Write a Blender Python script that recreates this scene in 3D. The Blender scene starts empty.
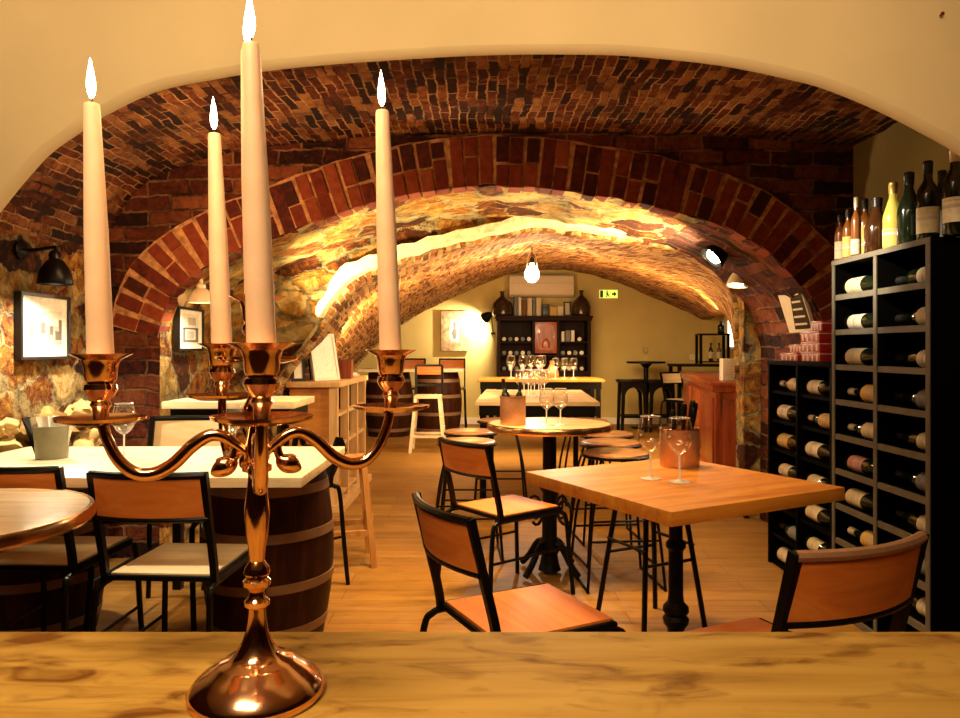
import bpy, bmesh, math, random
from mathutils import Vector, Matrix, noise

# ------------------------------------------------------------------ camera, world, light, exposure
SC = bpy.context.scene
COL = SC.collection
F, CX, CY, EYE = 720.0, 480.0, 350.0, 1.17
cam_data = bpy.data.cameras.new('camera')
cam_data.sensor_width = 36.0
cam_data.lens = F * 36.0 / 960.0
cam_data.shift_y = (CY - 359.0) / 960.0
cam_data.clip_start = 0.02
cam = bpy.data.objects.new('camera', cam_data)
COL.objects.link(cam)
cam.location = (0, 0, EYE)
cam.rotation_euler = (math.radians(90), 0, 0)
SC.camera = cam

world = bpy.data.worlds.new('world')
SC.world = world
world.use_nodes = True
world.node_tree.nodes['Background'].inputs[0].default_value = (1.0, 0.62, 0.30, 1)
world.node_tree.nodes['Background'].inputs[1].default_value = 0.015

SC.view_settings.view_transform = 'Standard'
SC.view_settings.look = 'None'
SC.view_settings.exposure = 0.0
SC.view_settings.gamma = 1.0
SC.view_settings.use_curve_mapping = False

WARM = (1.0, 0.66, 0.32)
AMBER = (1.0, 0.58, 0.24)
WHITE = (1.0, 0.86, 0.62)

def aim(o, target):
    d = Vector(target) - o.location
    o.rotation_euler = d.to_track_quat('-Z', 'Y').to_euler()

def area(name, loc, target, w, h, power, color=WARM, spread=180):
    l = bpy.data.lights.new(name, 'AREA'); l.shape = 'RECTANGLE'
    l.size, l.size_y, l.energy, l.color = w, h, power, color
    l.spread = math.radians(spread)
    o = bpy.data.objects.new(name, l); COL.objects.link(o); o.location = loc; aim(o, target)
    return o

def spot(name, loc, target, power, angle, color=WARM, blend=0.5, radius=0.03):
    l = bpy.data.lights.new(name, 'SPOT'); l.energy, l.color = power, color
    l.spot_size = math.radians(angle); l.spot_blend = blend; l.shadow_soft_size = radius
    o = bpy.data.objects.new(name, l); COL.objects.link(o); o.location = loc; aim(o, target)
    return o

def point(name, loc, power, color=WARM, radius=0.03):
    l = bpy.data.lights.new(name, 'POINT'); l.energy, l.color = power, color
    l.shadow_soft_size = radius
    o = bpy.data.objects.new(name, l); COL.objects.link(o); o.location = loc
    return o

# room behind the camera: unseen lights added to wash the plaster arch and the counter
area('bar_fill_light', (-0.25, 0.75, 2.68), (-0.2, 2.3, 1.98), 3.4, 0.25, 29, (1.0, 0.75, 0.40), 115)
area('counter_light', (-0.4, -0.1, 2.5), (-0.3, 0.75, 0.95), 0.8, 0.4, 13, (1.0, 0.70, 0.38), 80)
# middle room: ceiling spots over the tables, with unseen fill lights added
spot('table_spot_left', (-1.05, 2.66, 2.24), (-1.18, 2.62, 0.75), 170, 60, WHITE, 0.8, 0.04)
spot('table_spot_right', (0.45, 2.75, 2.3), (0.60, 2.3, 0.75), 95, 66, (1.0, 0.62, 0.27), 0.8, 0.05)
spot('rack_spot', (0.45, 2.7, 2.10), (1.60, 2.98, 1.58), 380, 30, WHITE, 1.0, 0.03)
spot('chair_fill_spot', (0.55, -0.3, 2.5), (0.80, 1.45, 0.72), 45, 34, (1.0, 0.66, 0.32), 0.8, 0.05)  # unseen spot added from the bar side to brighten the near chair
spot('wall_patch_spot', (1.2, 2.75, 2.2), (2.1, 3.32, 1.95), 8, 34, (1.0, 0.70, 0.30), 0.9, 0.03)
area('middle_fill_light', (0.0, 3.35, 2.34), (0.0, 3.4, 0), 0.9, 0.4, 42, (1.0, 0.62, 0.25), 95)  # fill light added over the middle floor, no fixture there
area('brick_wash_light', (-1.3, 3.0, 1.75), (-1.3, 4.1, 1.95), 0.7, 0.1, 13, (1.0, 0.55, 0.24))
# arches: lamps hidden behind the brick arch light the stone and the second vault
spot('arch_spot_left', (-1.15, 4.45, 1.30), (-0.3, 5.0, 2.05), 190, 130, (1.0, 0.74, 0.38), 0.8, 0.05)
spot('arch_spot_right', (1.40, 4.45, 1.62), (0.3, 5.0, 2.05), 260, 130, (1.0, 0.74, 0.38), 0.8, 0.05)
# far room
area('vault_uplight_left', (-1.1, 6.2, 1.20), (0.3, 7.2, 2.3), 0.1, 1.2, 70, (1.0, 0.58, 0.22))
area('vault_uplight_right', (2.1, 7.2, 1.25), (0.9, 7.6, 2.3), 0.1, 1.6, 70, (1.0, 0.58, 0.22))
area('far_fill_light', (0.9, 8.0, 2.05), (0.9, 8.8, 0), 2.2, 1.6, 170, (1.0, 0.70, 0.34), 140)  # unseen fill added to brighten the far room

# ------------------------------------------------------------------ helpers
def P(px, py, d):
    """photo position at a known distance -> room coordinates"""
    return Vector(((px - CX) / F * d, d, EYE + (CY - py) / F * d))

class MB:
    def __init__(s):
        s.v, s.f, s.uv = [], [], {}
    def add(s, vs, fs):
        b = len(s.v)
        s.v += [tuple(v) for v in vs]
        s.f += [tuple(i + b for i in f) for f in fs]
        return s
    def box(s, x0, x1, y0, y1, z0, z1, M=None):
        vs = [Vector(p) for p in ((x0,y0,z0),(x1,y0,z0),(x1,y1,z0),(x0,y1,z0),(x0,y0,z1),(x1,y0,z1),(x1,y1,z1),(x0,y1,z1))]
        if M is not None: vs = [M @ v for v in vs]
        return s.add(vs, [(0,3,2,1),(4,5,6,7),(0,1,5,4),(1,2,6,5),(2,3,7,6),(3,0,4,7)])
    def lathe(s, prof, seg=24, c=(0,0,0), M=None, wave=0, waven=6):
        vs, fs = [], []
        n = len(prof)
        for k in range(seg):
            a = 2 * math.pi * k / seg
            for (r, z) in prof:
                rr = r * (1 + wave * math.cos(waven * a))
                v = Vector((rr * math.cos(a), rr * math.sin(a), z))
                if M is not None: v = M @ v
                vs.append(v + Vector(c))
        for k in range(seg):
            k2 = (k + 1) % seg
            for i in range(n - 1):
                fs.append((k*n+i, k2*n+i, k2*n+i+1, k*n+i+1))
        if prof[0][0] > 1e-5: fs.append(tuple(k*n for k in range(seg))[::-1])
        if prof[-1][0] > 1e-5: fs.append(tuple(k*n+n-1 for k in range(seg)))
        return s.add(vs, fs)
    def shell(s, prof, seg=24, c=(0,0,0), M=None):
        """open surface of revolution (no caps)"""
        vs, fs = [], []
        n = len(prof)
        for k in range(seg):
            a = 2 * math.pi * k / seg
            for (r, z) in prof:
                v = Vector((r * math.cos(a), r * math.sin(a), z))
                if M is not None: v = M @ v
                vs.append(v + Vector(c))
        for k in range(seg):
            k2 = (k + 1) % seg
            for i in range(n - 1):
                fs.append((k*n+i, k2*n+i, k2*n+i+1, k*n+i+1))
        return s.add(vs, fs)
    def tube(s, pts, r, seg=8, closed=False):
        pts = [Vector(p) for p in pts]
        n = len(pts)
        rs = r if isinstance(r, (list, tuple)) else [r] * n
        vs, fs = [], []
        up = None
        for i, p in enumerate(pts):
            if closed: t = pts[(i+1) % n] - pts[i-1]
            elif i == 0: t = pts[1] - pts[0]
            elif i == n-1: t = pts[-1] - pts[-2]
            else: t = (pts[i+1]-p).normalized() + (p-pts[i-1]).normalized()
            t.normalize()
            if up is None:
                up = Vector((0,0,1)) if abs(t.z) < 0.9 else Vector((1,0,0))
            u = (up - t * up.dot(t))
            if u.length < 1e-5: u = t.orthogonal()
            u.normalize(); w = t.cross(u); up = u
            for k in range(seg):
                a = 2 * math.pi * k / seg
                vs.append(p + (u * math.cos(a) + w * math.sin(a)) * rs[i])
        m = n if closed else n - 1
        for i in range(m):
            j = (i + 1) % n
            for k in range(seg):
                k2 = (k+1) % seg
                fs.append((i*seg+k, j*seg+k, j*seg+k2, i*seg+k2))
        if not closed:
            fs.append(tuple(range(seg))[::-1]); fs.append(tuple((n-1)*seg+k for k in range(seg)))
        return s.add(vs, fs)
    def ribbon(s, pts, wdir, w, th):
        """a flat bar swept along pts; wdir gives the wide direction"""
        pts = [Vector(p) for p in pts]; n = len(pts); wd = Vector(wdir).normalized()
        vs, fs = [], []
        for i, p in enumerate(pts):
            t = (pts[min(i+1, n-1)] - pts[max(i-1, 0)]).normalized()
            nn = t.cross(wd).normalized()
            for a, b in ((-1,-1),(1,-1),(1,1),(-1,1)):
                vs.append(p + wd * (a*w/2) + nn * (b*th/2))
        for i in range(n-1):
            for k in range(4):
                fs.append((i*4+k, i*4+(k+1)%4, (i+1)*4+(k+1)%4, (i+1)*4+k))
        fs.append((3,2,1,0)); fs.append(tuple((n-1)*4+k for k in range(4)))
        return s.add(vs, fs)
    def extrude(s, poly, y0, y1, M=None):
        """polygon in (x,z), extruded along y"""
        n = len(poly)
        vs = [Vector((x, y0, z)) for x, z in poly] + [Vector((x, y1, z)) for x, z in poly]
        if M is not None: vs = [M @ v for v in vs]
        fs = [tuple(range(n)), tuple(range(2*n-1, n-1, -1))]
        for i in range(n):
            j = (i+1) % n
            fs.append((i, i+n, j+n, j))
        return s.add(vs, fs)
    def extrude_x(s, poly, x0, x1):
        """polygon in (y,z), extruded along x"""
        n = len(poly)
        vs = [(x0, y, z) for y, z in poly] + [(x1, y, z) for y, z in poly]
        return s.add(vs, [tuple(range(n)), tuple(range(2*n-1, n-1, -1))] + [(i, i+n, (i+1)%n+n, (i+1)%n) for i in range(n)])
    def blob(s, c, r, seed=0, amp=0.25, sq=(1,1,1)):
        bm = bmesh.new(); bmesh.ops.create_icosphere(bm, subdivisions=3, radius=1.0)
        vs = []
        for v in bm.verts:
            k = 1 + amp * noise.noise(v.co * 1.6 + Vector((seed*3.1, seed*1.7, seed))) + 0.1*amp*noise.noise(v.co*5 + Vector((seed,0,0)))
            vs.append(Vector((v.co.x*r*sq[0]*k + c[0], v.co.y*r*sq[1]*k + c[1], v.co.z*r*sq[2]*k + c[2])))
        s.add(vs, [tuple(x.index for x in f.verts) for f in bm.faces]); bm.free()
        return s
    def mesh(s, name, m, bevel=0, smooth=35):
        me = bpy.data.meshes.new(name)
        me.from_pydata(s.v, [], s.f)
        bm = bmesh.new(); bm.from_mesh(me)
        bmesh.ops.recalc_face_normals(bm, faces=bm.faces)
        if bevel:
            es = [e for e in bm.edges if len(e.link_faces) == 2 and e.calc_face_angle(0) > 0.6]
            bmesh.ops.bevel(bm, geom=es, offset=bevel, segments=2, profile=0.6, affect='EDGES', clamp_overlap=True)
        uvl = bm.loops.layers.uv.new('uv')
        for f in bm.faces:
            n = f.normal
            ax = max(range(3), key=lambda i: abs(n[i]))
            for l in f.loops:
                c = l.vert.co
                l[uvl].uv = (c.y, c.z) if ax == 0 else ((c.x, c.z) if ax == 1 else (c.x, c.y))
        bm.to_mesh(me); bm.free()
        if m: me.materials.append(m)
        if smooth:
            me.polygons.foreach_set('use_smooth', [True]*len(me.polygons))
            me.set_sharp_from_angle(angle=math.radians(smooth))
        return me

def part(name, mb, m, parent=None, bevel=0, smooth=35, label=None):
    o = bpy.data.objects.new(name, mb.mesh(name, m, bevel, smooth))
    COL.objects.link(o)
    if parent is not None: o.parent = parent
    if label: o['label'] = label
    return o

def tag(o, label, cat, group=None, kind=None):
    o['label'] = label; o['category'] = cat
    if group: o['group'] = group
    if kind: o['kind'] = kind
    return o

def thing(name, label, cat, loc=(0,0,0), rz=0, group=None):
    o = bpy.data.objects.new(name, None); COL.objects.link(o)
    o.empty_display_size = 0.05
    o.location = loc; o.rotation_euler = (0, 0, rz)
    return tag(o, label, cat, group)

def solid(name, label, cat, mb, m, loc=(0,0,0), rz=0, group=None, bevel=0, smooth=35):
    o = part(name, mb, m, None, bevel, smooth); o.location = loc; o.rotation_euler = (0,0,rz)
    return tag(o, label, cat, group)

def struct(name, mb, m, bevel=0, smooth=35):
    o = part(name, mb, m, None, bevel, smooth); o['kind'] = 'structure'
    return o

def dup(root, loc, rz=0, label=None, group=None, scale=None):
    r = root.copy(); COL.objects.link(r); r.location = loc
    r.rotation_euler = (0, 0, rz) if not isinstance(rz, tuple) else rz
    if label: r['label'] = label
    if group: r['group'] = group
    if scale: r.scale = scale if isinstance(scale, tuple) else (scale,)*3
    for ch in list(root.children):
        c = ch.copy(); COL.objects.link(c); c.parent = r
        for g in list(ch.children):
            d = g.copy(); COL.objects.link(d); d.parent = c
    return r

def spline(pts, n=6, closed=False):
    """Catmull-Rom through pts (any dimension)"""
    pts = [Vector(p) for p in pts]; out = []
    m = len(pts)
    for i in range(m-1):
        p0, p1, p2, p3 = pts[max(i-1,0)], pts[i], pts[i+1], pts[min(i+2,m-1)]
        for k in range(n):
            t = k / n
            out.append(0.5*((2*p1) + (p2-p0)*t + (2*p0-5*p1+4*p2-p3)*t*t + (3*p1-p0-3*p2+p3)*t*t*t))
    out.append(pts[-1])
    return out

def resample(pts, n):
    L = [0.0]
    for a, b in zip(pts, pts[1:]): L.append(L[-1] + (b-a).length)
    out, j = [], 0
    for k in range(n):
        t = L[-1] * k / (n-1)
        while j < len(L)-2 and L[j+1] < t: j += 1
        u = (t - L[j]) / max(L[j+1]-L[j], 1e-9)
        out.append(pts[j].lerp(pts[j+1], min(max(u,0),1)))
    return out

# ------------------------------------------------------------------ materials
def newmat(name):
    m = bpy.data.materials.new(name); m.use_nodes = True
    nt = m.node_tree; b = nt.nodes['Principled BSDF']
    return m, nt, b

def N(nt, t, **kw):
    n = nt.nodes.new(t)
    for k, v in kw.items(): setattr(n, k, v)
    return n

def c4(c): return (c[0], c[1], c[2], 1)

def ramp(nt, stops, interp='LINEAR'):
    r = N(nt, 'ShaderNodeValToRGB'); cr = r.color_ramp; cr.interpolation = interp
    while len(cr.elements) < len(stops): cr.elements.new(0.5)
    for e, (p, c) in zip(cr.elements, stops): e.position = p; e.color = c4(c)
    return r

def plain(name, col, rough=0.5, metal=0, spec=0.5, vary=0.12, scale=20, bump=0.0, coat=0, emit=None, estr=0):
    m, nt, b = newmat(name)
    tc = N(nt, 'ShaderNodeTexCoord'); nz = N(nt, 'ShaderNodeTexNoise')
    nz.inputs['Scale'].default_value = scale; nz.inputs['Detail'].default_value = 4
    nt.links.new(tc.outputs['Object'], nz.inputs['Vector'])
    r = ramp(nt, [(0.3, tuple(x*(1-vary) for x in col)), (0.7, tuple(min(1, x*(1+vary)) for x in col))])
    nt.links.new(nz.outputs['Fac'], r.inputs[0]); nt.links.new(r.outputs[0], b.inputs['Base Color'])
    b.inputs['Roughness'].default_value = rough; b.inputs['Metallic'].default_value = metal
    b.inputs['Specular IOR Level'].default_value = spec; b.inputs['Coat Weight'].default_value = coat
    if bump:
        bp = N(nt, 'ShaderNodeBump'); bp.inputs['Strength'].default_value = bump; bp.inputs['Distance'].default_value = 0.01
        nt.links.new(nz.outputs['Fac'], bp.inputs['Height']); nt.links.new(bp.outputs[0], b.inputs['Normal'])
    if emit:
        b.inputs['Emission Color'].default_value = c4(emit); b.inputs['Emission Strength'].default_value = estr
    return m

def wood(name, stops, axis='X', scale=1.0, rough=0.45, knots=0.0, coat=0.0, planks=None, bump=0.08):
    m, nt, b = newmat(name)
    tc = N(nt, 'ShaderNodeTexCoord'); mp = N(nt, 'ShaderNodeMapping')
    s = {'X': (1.2, 14, 14), 'Y': (14, 1.2, 14), 'Z': (14, 14, 1.2)}[axis]
    mp.inputs['Scale'].default_value = tuple(q*scale for q in s)
    nt.links.new(tc.outputs['Object'], mp.inputs[0])
    nz = N(nt, 'ShaderNodeTexNoise'); nz.inputs['Scale'].default_value = 1.5; nz.inputs['Detail'].default_value = 8
    nz.inputs['Roughness'].default_value = 0.6; nz.inputs['Distortion'].default_value = 0.8
    nt.links.new(mp.outputs[0], nz.inputs['Vector'])
    r = ramp(nt, stops); nt.links.new(nz.outputs['Fac'], r.inputs[0])
    out = r.outputs[0]
    if knots:
        mp2 = N(nt, 'ShaderNodeMapping')
        s2 = {'X': (8, 19, 19), 'Y': (17, 4.5, 17), 'Z': (17, 17, 4.5)}[axis]
        mp2.inputs['Scale'].default_value = tuple(q*scale for q in s2)
        nt.links.new(tc.outputs['Object'], mp2.inputs[0])
        n2 = N(nt, 'ShaderNodeTexNoise'); n2.inputs['Scale'].default_value = 1.3; n2.inputs['Detail'].default_value = 5
        n2.inputs['Distortion'].default_value = 0.7
        nt.links.new(mp2.outputs[0], n2.inputs['Vector'])
        r2 = ramp(nt, [(0.50, (0,0,0)), (0.60, (0.4,0.4,0.4)), (0.70, (1,1,1))]); nt.links.new(n2.outputs['Fac'], r2.inputs[0])
        mx = N(nt, 'ShaderNodeMix', data_type='RGBA', blend_type='MULTIPLY')
        ml = N(nt, 'ShaderNodeMath', operation='MULTIPLY'); ml.inputs[1].default_value = knots
        nt.links.new(r2.outputs[0], ml.inputs[0]); nt.links.new(ml.outputs[0], mx.inputs[0])
        nt.links.new(out, mx.inputs[6]); mx.inputs[7].default_value = (0.36, 0.22, 0.12, 1)
        out = mx.outputs[2]
    if planks:
        br = N(nt, 'ShaderNodeTexBrick'); nt.links.new(tc.outputs['UV'], br.inputs['Vector'])
        br.inputs['Scale'].default_value = 1; br.inputs['Brick Width'].default_value = planks[0]
        br.inputs['Row Height'].default_value = planks[1]; br.inputs['Mortar Size'].default_value = planks[2]
        br.inputs['Color1'].default_value = (0.78,0.78,0.78,1); br.inputs['Color2'].default_value = (1,1,1,1)
        br.inputs['Mortar'].default_value = (0.25,0.2,0.15,1)
        mx = N(nt, 'ShaderNodeMix', data_type='RGBA', blend_type='MULTIPLY'); mx.inputs[0].default_value = 1
        nt.links.new(out, mx.inputs[6]); nt.links.new(br.outputs['Color'], mx.inputs[7]); out = mx.outputs[2]
    nt.links.new(out, b.inputs['Base Color'])
    b.inputs['Roughness'].default_value = rough; b.inputs['Coat Weight'].default_value = coat
    bp = N(nt, 'ShaderNodeBump'); bp.inputs['Strength'].default_value = bump; bp.inputs['Distance'].default_value = 0.005
    nt.links.new(nz.outputs['Fac'], bp.inputs['Height']); nt.links.new(bp.outputs[0], b.inputs['Normal'])
    return m

def brick(name, stops, mortar, bw=0.23, rh=0.07, ms=0.012, wob=0.02, rough=0.9, soot=0.5, bumpd=0.02):
    m, nt, b = newmat(name)
    L = nt.links.new
    tc = N(nt, 'ShaderNodeTexCoord')
    def noi(scale, det, rgh=0.6):
        n = N(nt, 'ShaderNodeTexNoise'); n.inputs['Scale'].default_value = scale; n.inputs['Detail'].default_value = det; n.inputs['Roughness'].default_value = rgh
        L(tc.outputs['Object'], n.inputs['Vector']); return n
    nz = noi(2.5, 9, 0.7)
    sub = N(nt, 'ShaderNodeVectorMath', operation='SUBTRACT'); sub.inputs[1].default_value = (0.5,0.5,0.5)
    L(nz.outputs['Color'], sub.inputs[0])
    sca = N(nt, 'ShaderNodeVectorMath', operation='SCALE'); sca.inputs['Scale'].default_value = wob * 5
    L(sub.outputs[0], sca.inputs[0])
    ad = N(nt, 'ShaderNodeVectorMath', operation='ADD')
    L(tc.outputs['UV'], ad.inputs[0]); L(sca.outputs[0], ad.inputs[1])
    br = N(nt, 'ShaderNodeTexBrick'); L(ad.outputs[0], br.inputs['Vector'])
    br.inputs['Scale'].default_value = 1; br.inputs['Brick Width'].default_value = bw; br.inputs['Row Height'].default_value = rh
    br.inputs['Mortar Size'].default_value = ms; br.inputs['Mortar Smooth'].default_value = 0.6
    br.inputs['Color1'].default_value = (0,0,0,1); br.inputs['Color2'].default_value = (1,1,1,1); br.inputs['Mortar'].default_value = (0.5,0.5,0.5,1)
    n2 = noi(22, 8, 0.7)
    mx0 = N(nt, 'ShaderNodeMix', data_type='FLOAT'); mx0.inputs[0].default_value = 0.6
    L(br.outputs['Color'], mx0.inputs[2]); L(n2.outputs['Fac'], mx0.inputs[3])
    r = ramp(nt, stops); L(mx0.outputs[0], r.inputs[0])
    # joints: filled with mortar in places, raked out and dark in others
    n3 = noi(4.5, 7, 0.65)
    r3 = ramp(nt, [(0.42, (0.1,)*3), (0.58, (1,)*3)]); L(n3.outputs['Fac'], r3.inputs[0])
    rm = ramp(nt, [(0.40, (0.03,0.012,0.006)), (0.56, mortar), (0.75, tuple(min(1,x*1.3) for x in mortar))]); L(n3.outputs['Fac'], rm.inputs[0])
    mx = N(nt, 'ShaderNodeMix', data_type='RGBA')
    ms_ = N(nt, 'ShaderNodeMath', operation='MULTIPLY', use_clamp=True); L(br.outputs['Fac'], ms_.inputs[0]); ms_.inputs[1].default_value = 0.95
    L(ms_.outputs[0], mx.inputs[0]); L(r.outputs[0], mx.inputs[6]); L(rm.outputs[0], mx.inputs[7])
    # lime smears over the faces
    n5 = noi(9, 8, 0.75)
    r5 = ramp(nt, [(0.60, (0,)*3), (0.70, (0.75,)*3)]); L(n5.outputs['Fac'], r5.inputs[0])
    mx5 = N(nt, 'ShaderNodeMix', data_type='RGBA'); L(r5.outputs[0], mx5.inputs[0]); L(mx.outputs[2], mx5.inputs[6]); mx5.inputs[7].default_value = c4(tuple(x*0.8 for x in mortar))
    # soot stains
    n4 = noi(1.3, 6, 0.6)
    r4 = ramp(nt, [(0.35, (1-soot,)*3), (0.6, (1,)*3)]); L(n4.outputs['Fac'], r4.inputs[0])
    mx4 = N(nt, 'ShaderNodeMix', data_type='RGBA', blend_type='MULTIPLY'); mx4.inputs[0].default_value = 1
    L(mx5.outputs[2], mx4.inputs[6]); L(r4.outputs[0], mx4.inputs[7])
    L(mx4.outputs[2], b.inputs['Base Color'])
    b.inputs['Roughness'].default_value = rough; b.inputs['Specular IOR Level'].default_value = 0.25
    inv = N(nt, 'ShaderNodeMath', operation='SUBTRACT'); inv.inputs[0].default_value = 1.0
    L(br.outputs['Fac'], inv.inputs[1])
    ad2 = N(nt, 'ShaderNodeMath', operation='MULTIPLY_ADD'); L(n2.outputs['Fac'], ad2.inputs[0]); ad2.inputs[1].default_value = 1.6; L(inv.outputs[0], ad2.inputs[2])
    bp = N(nt, 'ShaderNodeBump'); bp.inputs['Strength'].default_value = 1.0; bp.inputs['Distance'].default_value = bumpd
    L(ad2.outputs[0], bp.inputs['Height']); L(bp.outputs[0], b.inputs['Normal'])
    return m

def stone(name, stops, mortar, scale=4.0, edge=0.06, rough=0.95, sq=(1,1,1.6), mott=0.65, bumpd=0.05):
    m, nt, b = newmat(name)
    L = nt.links.new
    tc = N(nt, 'ShaderNodeTexCoord'); mp = N(nt, 'ShaderNodeMapping'); mp.inputs['Scale'].default_value = sq
    L(tc.outputs['Object'], mp.inputs[0])
    def noi(scale, det, rgh=0.6, dist=0):
        n = N(nt, 'ShaderNodeTexNoise'); n.inputs['Scale'].default_value = scale; n.inputs['Detail'].default_value = det
        n.inputs['Roughness'].default_value = rgh; n.inputs['Distortion'].default_value = dist
        L(tc.outputs['Object'], n.inputs['Vector']); return n
    nz = noi(3.2, 9, 0.72)
    mxv = N(nt, 'ShaderNodeMix', data_type='RGBA', blend_type='LINEAR_LIGHT'); mxv.inputs[0].default_value = 0.13
    L(mp.outputs[0], mxv.inputs[6]); L(nz.outputs['Color'], mxv.inputs[7])
    v = N(nt, 'ShaderNodeTexVoronoi'); v.inputs['Scale'].default_value = scale
    ve = N(nt, 'ShaderNodeTexVoronoi', feature='DISTANCE_TO_EDGE'); ve.inputs['Scale'].default_value = scale
    L(mxv.outputs[2], v.inputs['Vector']); L(mxv.outputs[2], ve.inputs['Vector'])
    n2 = noi(13, 10, 0.72, 0.6)
    sep = N(nt, 'ShaderNodeSeparateColor'); L(v.outputs['Color'], sep.inputs[0])
    mx0 = N(nt, 'ShaderNodeMix', data_type='FLOAT'); mx0.inputs[0].default_value = mott
    L(sep.outputs[0], mx0.inputs[2]); L(n2.outputs['Fac'], mx0.inputs[3])
    r = ramp(nt, stops); L(mx0.outputs[0], r.inputs[0])
    n3 = noi(2.6, 8, 0.65)
    wid = N(nt, 'ShaderNodeMapRange'); wid.inputs['From Min'].default_value = 0.38; wid.inputs['From Max'].default_value = 0.66
    wid.inputs['To Min'].default_value = edge*0.05; wid.inputs['To Max'].default_value = edge*3.2
    L(n3.outputs['Fac'], wid.inputs['Value'])
    dv = N(nt, 'ShaderNodeMath', operation='DIVIDE', use_clamp=True); L(ve.outputs['Distance'], dv.inputs[0]); L(wid.outputs[0], dv.inputs[1])
    sm = N(nt, 'ShaderNodeMath', operation='MULTIPLY_ADD', use_clamp=True); L(n2.outputs['Fac'], sm.inputs[0]); sm.inputs[1].default_value = 0.7; sm.inputs[2].default_value = -0.32
    sm2 = N(nt, 'ShaderNodeMath', operation='ADD', use_clamp=True); L(dv.outputs[0], sm2.inputs[0]); L(sm.outputs[0], sm2.inputs[1])
    re = ramp(nt, [(0.45, (1,1,1)), (1.0, (0,0,0))]); L(sm2.outputs[0], re.inputs[0])
    mx = N(nt, 'ShaderNodeMix', data_type='RGBA')
    L(re.outputs[0], mx.inputs[0]); L(r.outputs[0], mx.inputs[6])
    rm = ramp(nt, [(0.38, tuple(x*0.25 for x in mortar)), (0.52, tuple(x*0.8 for x in mortar)), (0.68, mortar)]); L(n2.outputs['Fac'], rm.inputs[0])
    L(rm.outputs[0], mx.inputs[7])
    n4 = noi(1.4, 5)
    r4 = ramp(nt, [(0.36, (0.45,)*3), (0.58, (1,)*3)]); L(n4.outputs['Fac'], r4.inputs[0])
    mx4 = N(nt, 'ShaderNodeMix', data_type='RGBA', blend_type='MULTIPLY'); mx4.inputs[0].default_value = 1
    L(mx.outputs[2], mx4.inputs[6]); L(r4.outputs[0], mx4.inputs[7])
    L(mx4.outputs[2], b.inputs['Base Color'])
    b.inputs['Roughness'].default_value = rough; b.inputs['Specular IOR Level'].default_value = 0.25
    md = N(nt, 'ShaderNodeMath', operation='MULTIPLY_ADD'); md.inputs[1].default_value = 1.5
    L(n2.outputs['Fac'], md.inputs[0]); L(dv.outputs[0], md.inputs[2])
    bp = N(nt, 'ShaderNodeBump'); bp.inputs['Strength'].default_value = 1.0; bp.inputs['Distance'].default_value = bumpd
    L(md.outputs[0], bp.inputs['Height']); L(bp.outputs[0], b.inputs['Normal'])
    return m

def islands(name, stops, rough=0.9, scale=25):
    m, nt, b = newmat(name)
    tc = N(nt, 'ShaderNodeTexCoord'); g = N(nt, 'ShaderNodeNewGeometry')
    n2 = N(nt, 'ShaderNodeTexNoise'); n2.inputs['Scale'].default_value = scale; n2.inputs['Detail'].default_value = 6
    nt.links.new(tc.outputs['Object'], n2.inputs['Vector'])
    mx0 = N(nt, 'ShaderNodeMix', data_type='FLOAT'); mx0.inputs[0].default_value = 0.5
    nt.links.new(g.outputs['Random Per Island'], mx0.inputs[2]); nt.links.new(n2.outputs['Fac'], mx0.inputs[3])
    r = ramp(nt, stops); nt.links.new(mx0.outputs[0], r.inputs[0]); nt.links.new(r.outputs[0], b.inputs['Base Color'])
    b.inputs['Roughness'].default_value = rough; b.inputs['Specular IOR Level'].default_value = 0.3
    bp = N(nt, 'ShaderNodeBump'); bp.inputs['Strength'].default_value = 0.6; bp.inputs['Distance'].default_value = 0.01
    nt.links.new(n2.outputs['Fac'], bp.inputs['Height']); nt.links.new(bp.outputs[0], b.inputs['Normal'])
    return m

def emitter(name, col, strength):
    m, nt, b = newmat(name)
    b.inputs['Base Color'].default_value = c4(col); b.inputs['Emission Color'].default_value = c4(col)
    b.inputs['Emission Strength'].default_value = strength
    return m

def thin_glass(name, tint=(1,1,1)):
    m, nt, b = newmat(name); nt.nodes.remove(b)
    out = nt.nodes['Material Output']
    lw = N(nt, 'ShaderNodeLayerWeight'); lw.inputs['Blend'].default_value = 0.25
    r = ramp(nt, [(0.0, (0.07,)*3), (0.5, (0.40,)*3), (1.0, (1.0,)*3)]); nt.links.new(lw.outputs['Facing'], r.inputs[0])
    tr = N(nt, 'ShaderNodeBsdfTransparent'); tr.inputs[0].default_value = c4(tint)
    gl = N(nt, 'ShaderNodeBsdfGlossy'); gl.inputs['Roughness'].default_value = 0.015
    mx = N(nt, 'ShaderNodeMixShader'); nt.links.new(r.outputs[0], mx.inputs[0])
    nt.links.new(tr.outputs[0], mx.inputs[1]); nt.links.new(gl.outputs[0], mx.inputs[2]); nt.links.new(mx.outputs[0], out.inputs[0])
    return m

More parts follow.
